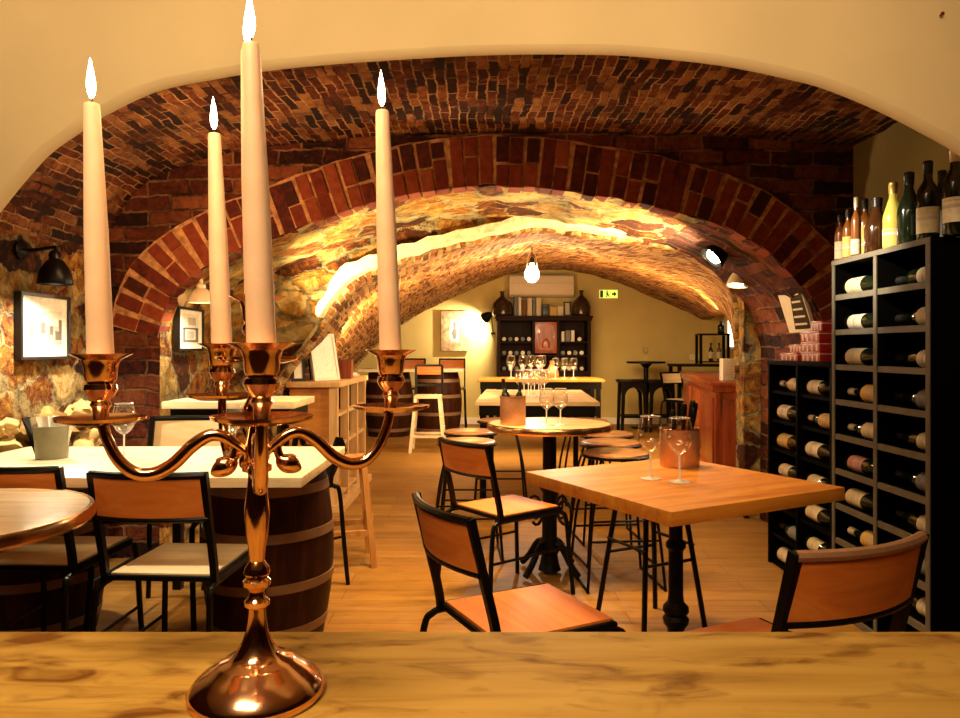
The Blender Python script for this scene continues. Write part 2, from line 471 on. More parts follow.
M = {}
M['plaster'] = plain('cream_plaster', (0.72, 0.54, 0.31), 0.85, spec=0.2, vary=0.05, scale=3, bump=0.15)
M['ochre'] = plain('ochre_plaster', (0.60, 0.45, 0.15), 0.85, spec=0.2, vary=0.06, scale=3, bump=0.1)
M['shaded_olive'] = plain('shaded_olive_plaster', (0.17, 0.125, 0.045), 0.85, spec=0.2, vary=0.1, scale=3, bump=0.1)  # right wall: its shade is put into a darker plaster colour
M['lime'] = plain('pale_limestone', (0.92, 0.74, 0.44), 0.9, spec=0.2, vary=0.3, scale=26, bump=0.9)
M['brick_wall'] = brick('dark_brick_courses', [(0.32, (0.02,0.004,0.002)), (0.46, (0.09,0.014,0.006)), (0.58, (0.17,0.034,0.010)), (0.72, (0.28,0.085,0.028))], (0.32,0.14,0.055), 0.25, 0.085, 0.010, 0.02)
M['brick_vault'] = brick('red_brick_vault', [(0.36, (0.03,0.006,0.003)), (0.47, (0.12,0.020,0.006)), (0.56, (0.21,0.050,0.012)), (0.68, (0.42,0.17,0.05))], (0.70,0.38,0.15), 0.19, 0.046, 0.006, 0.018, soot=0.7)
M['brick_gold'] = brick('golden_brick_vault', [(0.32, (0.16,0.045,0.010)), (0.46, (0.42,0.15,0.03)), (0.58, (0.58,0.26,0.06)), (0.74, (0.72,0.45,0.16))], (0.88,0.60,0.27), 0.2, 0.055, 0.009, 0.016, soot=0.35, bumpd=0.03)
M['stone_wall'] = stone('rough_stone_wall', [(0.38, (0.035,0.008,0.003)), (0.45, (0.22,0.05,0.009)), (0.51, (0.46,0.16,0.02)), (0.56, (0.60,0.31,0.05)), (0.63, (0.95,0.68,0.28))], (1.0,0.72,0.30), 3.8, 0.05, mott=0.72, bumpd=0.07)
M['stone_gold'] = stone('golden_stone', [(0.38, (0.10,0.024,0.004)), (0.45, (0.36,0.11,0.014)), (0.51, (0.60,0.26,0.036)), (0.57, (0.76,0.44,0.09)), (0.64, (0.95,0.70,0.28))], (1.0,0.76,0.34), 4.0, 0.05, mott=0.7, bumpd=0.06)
M['voussoir'] = islands('arch_bricks', [(0.28, (0.04,0.006,0.003)), (0.45, (0.13,0.017,0.006)), (0.6, (0.19,0.030,0.009)), (0.78, (0.26,0.06,0.018))])
M['mortar'] = plain('lime_mortar', (0.44, 0.22, 0.09), 0.95, spec=0.1, vary=0.5, scale=30, bump=0.5)
M['rubble'] = islands('pale_rubble', [(0.3, (0.20,0.11,0.03)), (0.5, (0.46,0.30,0.10)), (0.7, (0.66,0.48,0.2))], 0.95, 12)
M['floor'] = wood('oak_floor', [(0.25, (0.215,0.094,0.015)), (0.5, (0.31,0.148,0.026)), (0.75, (0.37,0.192,0.038))], 'X', 0.7, 0.5, 0.3, 0.0, (1.3, 0.14, 0.0015))
M['counter'] = wood('pale_knotty_wood', [(0.25, (0.24,0.125,0.020)), (0.45, (0.40,0.235,0.046)), (0.75, (0.49,0.32,0.078))], 'X', 1.0, 0.6, 1.0, 0.0)
M['beech'] = wood('oiled_beech', [(0.3, (0.34,0.105,0.008)), (0.5, (0.46,0.165,0.014)), (0.7, (0.56,0.235,0.024))], 'X', 1.0, 0.5, 0.35, 0.0)
M['bleached'] = wood('bleached_wood', [(0.3, (0.62,0.47,0.26)), (0.5, (0.78,0.63,0.40)), (0.7, (0.85,0.72,0.5))], 'X', 1.0, 0.4, 0.25, 0.05)
M['ply'] = wood('orange_plywood', [(0.3, (0.44,0.105,0.013)), (0.5, (0.58,0.16,0.020)), (0.7, (0.66,0.22,0.035))], 'X', 0.8, 0.55, 0.0, 0.0)
M['ply_pale'] = wood('pale_plywood', [(0.3, (0.62,0.42,0.2)), (0.5, (0.74,0.55,0.3)), (0.7, (0.8,0.63,0.38))], 'X', 0.8, 0.35, 0.0, 0.15)
M['oak_pale'] = wood('light_oak', [(0.3, (0.46,0.25,0.09)), (0.5, (0.60,0.36,0.14)), (0.7, (0.70,0.46,0.2))], 'Z', 1.0, 0.45)
M['mahogany'] = wood('red_mahogany', [(0.3, (0.13,0.02,0.006)), (0.5, (0.26,0.045,0.012)), (0.7, (0.36,0.08,0.02))], 'Z', 1.0, 0.3, 0, 0.3)
M['walnut'] = wood('dark_walnut', [(0.3, (0.006,0.002,0.001)), (0.5, (0.014,0.004,0.0017)), (0.7, (0.024,0.007,0.003))], 'Z', 1.0, 0.6, 0, 0.0)
M['staves'] = wood('barrel_staves', [(0.3, (0.012,0.0035,0.001)), (0.5, (0.03,0.008,0.0025)), (0.7, (0.055,0.016,0.005))], 'Z', 1.0, 0.5)
M['black'] = plain('black_painted_steel', (0.003, 0.0022, 0.0018), 0.35, 0, 0.16)
M['rack'] = plain('black_rack_steel', (0.0014, 0.0012, 0.001), 0.6, 0, 0.02)
M['lip'] = plain('lit_shelf_edge', (0.125, 0.11, 0.082), 0.5, 0.0, 0.1)  # rack is black; light on its edges is put into this grey
M['iron'] = plain('cast_iron', (0.004, 0.003, 0.0025), 0.45, 0.0, 0.15, 0.3, 40, 0.2)
M['copper'] = plain('rose_copper', (0.80, 0.46, 0.26), 0.13, 1.0, vary=0.05)
M['copper_matt'] = plain('brushed_copper', (0.62, 0.34, 0.20), 0.38, 0.75, vary=0.08, scale=60)
M['brass'] = plain('brass_edge', (0.70, 0.40, 0.17), 0.22, 1.0)
M['steel'] = plain('brushed_steel', (0.5, 0.45, 0.38), 0.3, 1.0)
M['wax'] = plain('ivory_wax', (0.74, 0.50, 0.33), 0.5, vary=0.06, scale=30, bump=0.1)
M['wax'].node_tree.nodes['Principled BSDF'].inputs['Subsurface Weight'].default_value = 0.35
M['wax'].node_tree.nodes['Principled BSDF'].inputs['Subsurface Radius'].default_value = (0.02, 0.01, 0.004)
M['wick'] = plain('charred_wick', (0.02, 0.012, 0.01), 0.9)
M['flame'] = emitter('candle_flame', (1.0, 0.80, 0.45), 30)
M['bulb'] = emitter('lamp_bulb', (1.0, 0.80, 0.5), 25)
M['glass'] = thin_glass('clear_glass', (0.97, 0.95, 0.92))
M['wine'] = plain('red_wine', (0.05, 0.004, 0.003), 0.1)
M['green_glass'] = plain('dark_green_bottle_glass', (0.006, 0.010, 0.004), 0.12, 0, 0.6, 0.2)
M['brown_glass'] = plain('brown_bottle_glass', (0.03, 0.010, 0.003), 0.12, 0, 0.6, 0.2)
M['carboy'] = plain('dark_carboy_glass', (0.035, 0.018, 0.008), 0.14, 0, 0.6, 0.25)
M['amber'] = plain('amber_bottle', (0.16, 0.05, 0.010), 0.2, 0, 0.5)
M['yellow_glass'] = plain('yellow_bottle_glass', (0.70, 0.60, 0.12), 0.12, 0, 0.6)
M['yellow_glass'].node_tree.nodes['Principled BSDF'].inputs['Transmission Weight'].default_value = 0.5
def paper(name, c): return plain(name, c, 0.7, 0, 0.2, 0.12, 60)
M['cream_label'] = paper('cream_paper', (0.56, 0.46, 0.29))
M['white_label'] = paper('white_paper', (0.66, 0.58, 0.45))
M['gold_label'] = paper('gold_paper', (0.52, 0.33, 0.09))
M['grey_label'] = paper('grey_paper', (0.16, 0.15, 0.14))
M['pink_label'] = paper('pink_paper', (0.42, 0.20, 0.18))
M['foil_red'] = plain('red_foil', (0.20, 0.02, 0.015), 0.3, 0.4)
M['foil_black'] = plain('black_foil', (0.012, 0.01, 0.01), 0.3, 0.2)
M['foil_white'] = plain('pale_foil', (0.62, 0.52, 0.38), 0.35, 0.2)
M['foil_gold'] = plain('gold_foil', (0.62, 0.42, 0.12), 0.3, 0.8)
M['frame'] = plain('black_frame', (0.005, 0.004, 0.0035), 0.4)
M['mat'] = paper('picture_mat', (0.85, 0.80, 0.70))
M['print'] = paper('grey_print', (0.16, 0.14, 0.12))
M['print_mid'] = paper('mid_print', (0.42, 0.38, 0.32))
M['enamel'] = plain('cream_enamel', (0.75, 0.60, 0.38), 0.35)
M['white'] = plain('white_paint', (0.80, 0.70, 0.54), 0.5, vary=0.05)
M['ac'] = plain('cream_plastic', (0.72, 0.58, 0.38), 0.5, vary=0.03)
M['grey_metal'] = plain('green_grey_tin', (0.20, 0.19, 0.12), 0.4, 0.4)
M['napkin'] = paper('white_napkin', (0.82, 0.74, 0.60))
M['canvas'] = plain('painted_canvas', (0.46, 0.30, 0.15), 0.8, 0, 0.2, 0.5, 14)
M['lit'] = emitter('lit_window', (1.0, 0.90, 0.62), 3.0)
M['exit'] = emitter('exit_panel', (0.62, 0.80, 0.10), 1.3)
M['exit_dark'] = plain('exit_pictogram', (0.02, 0.04, 0.015), 0.6)
M['orange_glass'] = plain('terracotta_carafe', (0.40, 0.13, 0.04), 0.25)
M['cork'] = plain('cork', (0.35, 0.2, 0.09), 0.9)
M['red_tin'] = plain('red_tin', (0.42, 0.018, 0.016), 0.35, 0, 0.5, 0.15)
M['tin_white'] = plain('tin_stripe', (0.80, 0.62, 0.48), 0.4)

for k_ in ('walnut', 'staves', 'floor', 'counter'):
    M[k_].node_tree.nodes['Principled BSDF'].inputs['Specular IOR Level'].default_value = 0.12 if k_ != 'floor' else 0.3
M['oak_brown'] = wood('brown_oak', [(0.3, (0.30,0.12,0.03)), (0.5, (0.42,0.19,0.05)), (0.7, (0.5,0.26,0.08))], 'Z', 1.0, 0.45)

# ------------------------------------------------------------------ the setting
def prof(pts, d):
    return [Vector(((x-CX)/F*d, EYE + (CY-y)/F*d)) for x, y in pts]      # (X, height)

struct('floor', MB().box(-3.2, 5.2, -2.6, 11.6, -0.1, 0.0), M['floor'])

# near plaster arch
D0 = 2.3
pl = spline(prof([(-150,470),(-110,370),(-60,285),(0,207),(27,174),(50,150),(80,129),(97,117),(153,90),(214,77),(264,69),(321,63),(404,57),(470,53.5),(534,52),(597,52.5),(640,54.5),(720,63),(790,77),(827,87),(874,106),(918,128),(960,152),(1010,190),(1050,232),(1085,300),(1105,400)], D0), 4)
def arch_wall(name, inner, y0, y1, xl, xr, top, m, flare=0.0, rnd=0.0):
    """a wall with an arched opening that reaches the floor"""
    pts = [Vector((inner[0].x, 0.0))] + inner + [Vector((inner[-1].x, 0.0))]
    n = len(pts)
    cx = sum(p.x for p in pts)/n
    mb = MB()
    def ring(y, k):
        out = []
        for p in pts:
            q = Vector((cx + (p.x-cx)*(1+k), p.y*(1+k*0.9)))
            out.append((q.x, y, q.y))
        return out
    rings = [ring(y0 + (0.02 if rnd else 0), 0.0)]
    if rnd:
        rings = [ring(y0, 0.014), ring(y0+0.006, 0.004), ring(y0+0.02, 0.0)]
    rings.append(ring(y1, flare))
    allv = [v for r in rings for v in r]
    fs = []
    for k in range(len(rings)-1):
        for i in range(n-1):
            fs.append((k*n+i, (k+1)*n+i, (k+1)*n+i+1, k*n+i+1))
    mb.add(allv, fs)
    # face quads towards the outer frame, front and back
    for y, rg in ((y0, rings[0]), (y1, rings[-1])):
        outer = []
        for p in rg:
            x, _, z = p
            outer.append((x, y, top))
        vs = list(rg) + outer
        mb.add(vs, [(i, i+1, n+i+1, n+i) for i in range(n-1)])
        x0, x1 = rg[0][0], rg[-1][0]
        # side strips beyond the widest jambs
        mb.add([(xl,y,0),(x0,y,0),(x0,y,top),(xl,y,top)], [(0,1,2,3)])
        mb.add([(x1,y,0),(xr,y,0),(xr,y,top),(x1,y,top)], [(0,1,2,3)])
    return struct(name, mb, m, smooth=50)
arch_wall('wall_near', pl, D0, D0+0.2, -3.0, 3.0, 2.75, M['plaster'], 0.16, 0.01)

# room behind and around the counter
struct('wall_bar_left', MB().box(-3.1, -3.0, -2.5, D0+0.05, 0, 2.75), M['brick_wall'])
struct('wall_bar_right', MB().box(3.0, 3.1, -2.5, D0+0.05, 0, 2.75), M['brick_wall'])
struct('wall_bar_back', MB().box(-3.1, 3.1, -2.6, -2.5, 0, 2.75), M['brick_wall'])
struct('ceiling_bar', MB().box(-3.1, 3.1, -2.6, D0+0.2, 2.75, 2.85), M['plaster'])

# middle room
D1, D2, D3 = 4.05, 5.0, 11.4
struct('wall_left', MB().box(-2.3, -2.1, D0+0.2, D1+0.1, 0, 2.6), M['stone_wall'])
struct('wall_right', MB().box(2.1, 2.25, D0+0.2, D1+0.1, 0, 2.6), M['shaded_olive'])
def loft(pa, pb, ya, yb, ny, th=0.08, jitter=0.0):
    mb = MB(); n = len(pa)
    vs = []; uvs = []
    for j in range(ny+1):
        t = j/ny
        L = 0; prev = None
        for i in range(n):
            q = pa[i].lerp(pb[i], t)
            if prev is not None: L += (q-prev).length
            prev = q
            k = jitter*noise.noise(Vector((q.x*6, (ya+(yb-ya)*t)*6, q.y*6))) if jitter else 0
            vs.append((q.x, ya+(yb-ya)*t, q.y + k)); uvs.append((ya+(yb-ya)*t, L))
    fs = [(j*n+i, j*n+i+1, (j+1)*n+i+1, (j+1)*n+i) for j in range(ny) for i in range(n-1)]
    mb.add(vs, fs)
    return mb, uvs
def vault(name, mb, uvs, m):
    me = bpy.data.meshes.new(name); me.from_pydata(mb.v, [], mb.f)
    ul = me.uv_layers.new(name='uv')
    for l in me.loops: ul.data[l.index].uv = uvs[l.vertex_index]
    me.polygons.foreach_set('use_smooth', [True]*len(me.polygons))
    me.materials.append(m)
    o = bpy.data.objects.new(name, me); COL.objects.link(o); o['kind'] = 'structure'
    sm = o.modifiers.new('thick', 'SOLIDIFY'); sm.thickness = 0.06; sm.offset = 1 if False else 0
    return o
vp = resample(spline([Vector((-2.15,1.55)),Vector((-2.08,1.9)),Vector((-1.85,2.16)),Vector((-1.4,2.31)),Vector((-0.6,2.40)),Vector((0.2,2.43)),Vector((1.0,2.42)),Vector((1.7,2.38)),Vector((2.2,2.33))], 8), 60)
mb, uvs = loft(vp, vp, D0+0.1, D1+0.02, 20, jitter=0.012)
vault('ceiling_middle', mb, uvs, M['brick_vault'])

# brick arch
a1px = [(159,360),(159,334),(164,312),(172,294),(192,276),(228,256),(273,238),(320,220),(373,203),(420,192),(464,186),(507,186),(574,192),(630,201),(680,212),(730,229),(760,248),(793,278),(815,303),(826,335),(827,360)]
rnd = random.Random(5)
a1 = spline(prof(a1px, D1), 5)
a1 = [Vector((p.x + 0.012*noise.noise(Vector((p.x*9,p.y*9,1))), p.y + 0.016*noise.noise(Vector((p.x*9,p.y*9,7))))) for p in a1]
n1 = len(a1)
mb = MB()
pts = [Vector((a1[0].x, 0))] + a1 + [Vector((a1[-1].x, 0))]
n = len(pts)
mb.add([(p.x, D1, p.y) for p in pts] + [(p.x, D1, 2.6) for p in pts], [(i, i+1, n+i+1, n+i) for i in range(n-1)])
mb.add([(-2.3,D1,0),(pts[0].x,D1,0),(pts[0].x,D1,2.6),(-2.3,D1,2.6)], [(0,1,2,3)])
mb.add([(pts[-1].x,D1,0),(2.3,D1,0),(2.3,D1,2.6),(pts[-1].x,D1,2.6)], [(0,1,2,3)])
struct('wall_middle', mb, M['brick_wall'])
# soffit of the brick arch
mb = MB(); NY = 10; vs = []
for j in range(NY+1):
    y = D1 + (D2-D1)*j/NY
    for p in pts:
        k = 0.018*noise.noise(Vector((p.x*5, y*5, p.y*5)))
        vs.append((p.x + k*(1 if abs(p.x)>1.6 else 0), y, max(p.y + k, 0) if p.y > 0 else 0))
mb.add(vs, [(j*n+i, j*n+i+1, (j+1)*n+i+1, (j+1)*n+i) for j in range(NY) for i in range(n-1)])
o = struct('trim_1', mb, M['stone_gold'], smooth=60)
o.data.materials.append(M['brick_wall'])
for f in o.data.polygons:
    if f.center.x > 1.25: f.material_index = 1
# ring of radial bricks, standing slightly proud of the wall
dense = resample(a1[4:-4], 400)
mb = MB(); mbm = MB()
L = sum((b-a).length for a, b in zip(dense, dense[1:]))
NB = int(L/0.082)
T = 0.27
for k in range(NB):
    i = int(399*(k+0.5)/NB)
    p = dense[i]; t = (dense[min(i+22,399)]-dense[max(i-22,0)]).normalized(); nn = Vector((-t.y, t.x))
    if nn.y < 0 and abs(p.x) < 1.5: nn = -nn
    elif nn.x * (p.x-0.1) < 0 and abs(p.x) >= 1.5: nn = -nn
    w = L/NB*0.5 - 0.007
    segs = [(0.0, T)] if k % 2 == 0 and rnd.random() < 0.6 else [(0.0, T*0.45), (T*0.49, T)]
    if rnd.random() < 0.25: segs = [(0.0, T*0.62), (T*0.66, T)]
    for r0, r1 in segs:
        dp = rnd.uniform(0.004, 0.02); tw = rnd.uniform(-0.004, 0.004)
        r0 += rnd.uniform(-0.008, 0.004); r1 += rnd.uniform(-0.01, 0.006)
        q = []
        for (a, r) in ((-1, r0), (1, r0), (1, r1), (-1, r1)):
            g = 1 + 0.10*r
            v = p + t*(a*w*g + tw) + nn*r
            q.append(v)
        mb.add([(v.x, D1-dp, v.y) for v in q] + [(v.x, D1+0.12, v.y) for v in q],
               [(0,1,2,3),(7,6,5,4),(0,4,5,1),(1,5,6,2),(2,6,7,3),(3,7,4,0)])
struct('trim_2', mb, M['voussoir'], bevel=0.004, smooth=0)
ring = []
for i in range(0, 400, 5):
    p = dense[i]; t = (dense[min(i+22,399)]-dense[max(i-22,0)]).normalized(); nn = Vector((-t.y, t.x))
    if nn.y < 0 and abs(p.x) < 1.5: nn = -nn
    elif nn.x * (p.x-0.1) < 0 and abs(p.x) >= 1.5: nn = -nn
    ring.append((p + nn*0.004, p + nn*(T+0.012)))
vs = []
for a, b in ring: vs += [(a.x, D1-0.002, a.y), (b.x, D1-0.002, b.y)]
struct('trim_3', MB().add(vs, [(2*i, 2*i+2, 2*i+3, 2*i+1) for i in range(len(ring)-1)]), M['mortar'], smooth=0)

# second, stone arch
a2px = [(271,400),(277,378),(292,356),(310,334),(324,311),(345,283),(368,270),(396,259),(459,241),(530,226),(578,229),(657,239),(708,253),(732,275),(742,300),(744,340),(744,380)]
a2 = spline(prof(a2px, D2), 5)
a2 = [Vector((p.x + 0.012*noise.noise(Vector((p.x*8,p.y*8,3))), p.y + 0.02*noise.noise(Vector((p.x*8,p.y*8,9))))) for p in a2]
pts2 = [Vector((a2[0].x, 0))] + a2 + [Vector((a2[-1].x, 0))]
n = len(pts2); mb = MB()
G = 8; vs = []
tops = []
for p in pts2:
    tops.append(Vector((p.x, 2.5)))
for g in range(G+1):
    for i, p in enumerate(pts2):
        q = p.lerp(tops[i], g/G)
        vs.append((q.x, D2 - 0.03*noise.noise(Vector((q.x*4, q.y*4, 2))), q.y))
mb.add(vs, [(g*n+i, g*n+i+1, (g+1)*n+i+1, (g+1)*n+i) for g in range(G) for i in range(n-1)])
def grid(mb, x0, x1, z0, z1, y, nx, nz):
    vs = [(x0+(x1-x0)*i/nx, y - 0.03*noise.noise(Vector(((x0+(x1-x0)*i/nx)*4, (z0+(z1-z0)*k/nz)*4, 2))), z0+(z1-z0)*k/nz) for k in range(nz+1) for i in range(nx+1)]
    mb.add(vs, [(k*(nx+1)+i, k*(nx+1)+i+1, (k+1)*(nx+1)+i+1, (k+1)*(nx+1)+i) for k in range(nz) for i in range(nx)])
grid(mb, -2.3, pts2[0].x, 0, 2.5, D2, 10, 24)
grid(mb, pts2[-1].x, 2.3, 0, 2.5, D2, 8, 24)
# thickness of the opening
vs = [(p.x, D2-0.01, p.y) for p in pts2] + [(p.x, D2+0.16, p.y) for p in pts2]
mb.add(vs, [(i, i+1, n+i+1, n+i) for i in range(n-1)])
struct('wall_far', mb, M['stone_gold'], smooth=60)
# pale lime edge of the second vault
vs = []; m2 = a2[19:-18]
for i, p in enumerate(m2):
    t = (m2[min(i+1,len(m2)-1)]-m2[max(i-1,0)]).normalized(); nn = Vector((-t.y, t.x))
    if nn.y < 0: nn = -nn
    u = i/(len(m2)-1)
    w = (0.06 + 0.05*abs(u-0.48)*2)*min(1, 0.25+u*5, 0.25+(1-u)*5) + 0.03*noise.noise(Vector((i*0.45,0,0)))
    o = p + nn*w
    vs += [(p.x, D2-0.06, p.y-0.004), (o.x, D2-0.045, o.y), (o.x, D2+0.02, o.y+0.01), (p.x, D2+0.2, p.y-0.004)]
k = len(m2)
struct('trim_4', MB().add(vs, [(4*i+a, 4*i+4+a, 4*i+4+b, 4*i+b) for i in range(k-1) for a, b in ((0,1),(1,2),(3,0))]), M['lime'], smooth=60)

# long vault of the far room
rpx = [(341,392),(352,370),(375,345),(400,324),(425,309),(459,293),(485,281),(511,272),(545,268),(574,269),(617,280),(657,297),(690,311),(707,319),(713,312),(719,301),(730,293),(755,288)]
NA = 90
pa = resample(a2, NA); pb = resample(spline(prof(rpx, D3), 5), NA)
mb, uvs = loft(pa, pb, D2+0.1, D3+0.05, 40, jitter=0.02)
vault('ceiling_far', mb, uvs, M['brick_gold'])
struct('wall_back', MB().box(-2.6, 5.0, D3, D3+0.15, 0, 2.9), M['ochre'])
struct('baseboard_back', MB().box(-2.2, 4.4, D3-0.02, D3, 0, 0.1), M['white'])
def slant(name, x0, y0, x1, y1, h, th, m):
    """a straight wall set at an angle between two floor points"""
    d = Vector((x1-x0, y1-y0))
    o = struct(name, MB().box(0, d.length, min(0,th), max(0,th), 0, h), m)
    o.location = (x0, y0, 0); o.rotation_euler = (0, 0, math.atan2(d.y, d.x))
slant('wall_far_left', -1.46, D2+0.1, -2.2, D3, 1.25, 0.1, M['stone_wall'])
slant('wall_far_right', 2.12, D2+0.1, 4.4, D3, 2.2, -0.1, M['ochre'])
# bright window at the far right
w = struct('window_1', MB().box(3.90, 4.22, D3-0.05, D3-0.03, 1.22, 2.08), M['lit'])
part('frame', MB().box(3.86,3.90,D3-0.07,D3,1.18,2.12).box(4.22,4.26,D3-0.07,D3,1.18,2.12).box(3.90,4.22,D3-0.07,D3,1.18,1.22).box(3.90,4.22,D3-0.07,D3,2.08,2.12), M['white'], w)
# heap of pale rubble along the foot of the left wall
mb = MB(); rr = random.Random(3)
for i in range(60):
    y = rr.uniform(2.55, 3.9); z = rr.uniform(0.30, 0.86)
    mb.blob((-2.1 + rr.uniform(-0.02, 0.10)*(1.3-z), y, z), rr.uniform(0.035, 0.075), i, 0.9, (1.0, 1.15, 0.8))
struct('trim_5', mb, M['rubble'], smooth=60)

# ------------------------------------------------------------------ counter, candelabra, candles
CT = 0.798
t = thing('bar_counter', 'pale knotty wooden counter along the bottom of the picture under the candelabra', 'counter', (0, 0.955, 0))
part('countertop', MB().box(-1.9, 1.9, -0.62, 0, CT-0.045, CT), M['counter'], t, 0.006)
part('front_panel', MB().box(-1.9, 1.9, -0.1, -0.06, 0.0, CT-0.045), M['oak_pale'], t)
for x in (-1.86, 1.86):
    part('side_panel', MB().box(x-0.03, x+0.03, -0.6, -0.1, 0.0, CT-0.045), M['oak_pale'], t)

cd = 0.777; cx0 = (257-CX)/F*cd
cand = thing('candelabra', 'polished rose copper five-arm candelabra standing on the pale counter', 'candelabra', (cx0, cd, CT))
k = 0.00108
part('base', MB().lathe([(0.0695,0.0),(0.0715,0.004),(0.0715,0.009),(0.069,0.013),(0.062,0.021),(0.050,0.029),(0.040,0.036),(0.0375,0.038),(0.030,0.040),(0.022,0.047),(0.016,0.058),(0.0115,0.070),(0.0095,0.082),(0.009,0.088)], 64), M['copper'], cand)
part('stem', MB().lathe([(0.009,0.088),(0.0085,0.094),(0.013,0.097),(0.0135,0.102),(0.009,0.106),(0.0075,0.112),(0.0105,0.116),(0.0145,0.119),(0.0145,0.124),(0.011,0.127),(0.014,0.132),(0.013,0.138),(0.008,0.145),(0.009,0.158),(0.0115,0.172),(0.0132,0.192),(0.0132,0.202),(0.0115,0.215),(0.0095,0.232),(0.009,0.240),(0.0155,0.242),(0.0155,0.248),(0.011,0.250)], 40), M['copper'], cand)
part('hub', MB().lathe([(0.011,0.250),(0.0135,0.256),(0.0125,0.270),(0.0095,0.292),(0.013,0.300),(0.0145,0.310),(0.012,0.316),(0.009,0.322),(0.0085,0.332)], 40), M['copper'], cand)
CUPH = 0.366
def cup_profile(z):   # z of the rim
    return [(r*1.2, q) for r, q in ((0.006, z-0.070),(0.0065, z-0.056),(0.0085,z-0.052),(0.007,z-0.048),(0.0105,z-0.043),(0.0135,z-0.036),(0.0125,z-0.031),(0.0105,z-0.029),(0.0125,z-0.026),(0.0135,z-0.012),(0.0155,z-0.006),(0.0235,z-0.001),(0.025,z),(0.023,z+0.0005),(0.0145,z-0.004),(0.0125,z-0.008),(0.0,z-0.010))]
def plate_profile(z):
    return [(0.0,z),(0.010,z),(0.030,z+0.001),(0.043,z+0.005),(0.044,z+0.008),(0.030,z+0.0045),(0.009,z+0.003),(0.0,z+0.003)]
arms = [((-0.147,-0.041), CUPH+0.002), ((0.137,0.060), CUPH+0.006), ((0.047,-0.138), CUPH+0.012), ((-0.088,0.140), CUPH+0.014)]
tips = []
for (ax, ay), ch in arms:
    R = math.hypot(ax, ay); ux, uy = ax/R, ay/R
    pr = [(0.010,0.262),(0.021,0.271),(0.034,0.280),(0.048,0.281),(0.065,0.270),(0.083,0.252),(0.101,0.243),(0.119,0.245),(0.134,0.259),(0.144,0.280),(0.149,0.300)]
    sc = (R)/0.150
    pth = spline([Vector((ux*r*sc, uy*r*sc, z)) for r, z in pr], 5)
    pth[-1] = Vector((ax, ay, ch-0.066))
    a = part('arm', MB().tube(pth, [0.0052 + 0.0020*math.sin(math.pi*i/(len(pth)-1)) for i in range(len(pth))], 12), M['copper'], cand)
    # scroll that curls back under the arm, with its leaf-shaped end
    sp = spline([Vector((ux*r, uy*r, z)) for r, z in ((0.037,0.281),(0.027,0.277),(0.0215,0.267),(0.024,0.256),(0.031,0.249),(0.041,0.246),(0.046,0.247))], 5)
    part('scroll', MB().tube(sp, [0.0048 + 0.0062*math.sin(math.pi*min(1,max(0,(i/(len(sp)-1)-0.5)/0.5))**0.8) if i < len(sp)-1 else 0.0012 for i in range(len(sp))], 12), M['copper'], a)
    part('drip_plate', MB().lathe(plate_profile(ch-0.072), 48, (ax, ay, 0), wave=0.03, waven=6), M['copper'], a)
    part('candle_cup', MB().lathe(cup_profile(ch), 40, (ax, ay, 0)), M['copper'], a)
    tips.append((ax, ay, ch))
CC = 0.430
mb = MB().lathe(cup_profile(CC), 40); part('candle_cup', mb, M['copper'], cand)
part('drip_plate', MB().lathe(plate_profile(CC-0.073), 48, wave=0.03), M['copper'], cand)
part('center_stem', MB().lathe([(0.0085,0.332),(0.011,0.340),(0.008,0.348),(0.0065,0.362)], 32), M['copper'], cand)

def candle(loc, h, label, r0=0.0128, r1=0.0078):
    c = thing('candle', label, 'candle', loc, 0, 'lit taper candles'); c.rotation_euler = (0, math.radians(-2.0), 0)
    part('wax', MB().lathe([(r0,0.0),(r0*1.0,0.01),(r0*0.9,h*0.5),(r1,h-0.004),(r1*0.9,h-0.001),(r1*0.5,h-0.003),(0,h-0.004)], 32), M['wax'], c)
    part('wick', MB().tube([(0,0,h-0.005),(0.0005,0,h+0.004),(0.001,0,h+0.009)], 0.0008, 6), M['wick'], c)
    f = MB().lathe([(0.0012,h+0.005),(0.0032,h+0.009),(0.0045,h+0.016),(0.0042,h+0.023),(0.0028,h+0.033),(0.0012,h+0.042),(0.0,h+0.047)], 20)
    part('flame', f, M['flame'], c, label='bright yellow candle flame')
    l = bpy.data.lights.new('flame_light', 'POINT'); l.energy = 0.9; l.color = (1.0,0.62,0.25); l.shadow_soft_size = 0.008
    o = bpy.data.objects.new('flame_light', l); COL.objects.link(o); o.parent = c; o.location = (0, 0, h+0.055)
base = Vector((cx0, cd, CT))
tops = [(103,'ivory candle burning on the left-hand arm of the candelabra, below the wall lamp'),
        (110,'ivory candle burning on the right-hand arm of the candelabra'),
        (43,'thick ivory candle burning on the near arm of the candelabra, largest in front'),
        (133,'thin ivory candle burning on the rear arm of the candelabra, lowest flame')]
for (ax, ay, ch), (ty, lab) in zip(tips, tops):
    d = cd + ay
    ztop = EYE + (CY-ty)/F*d
    z0 = CT + ch - 0.0095
    candle((cx0+ax, cd+ay, z0), ztop-z0, lab)
z0 = CT + CC - 0.0095
candle((cx0, cd, z0), EYE + (CY-49)/F*cd - z0, 'ivory candle in the raised middle cup, mostly behind the thick near candle')

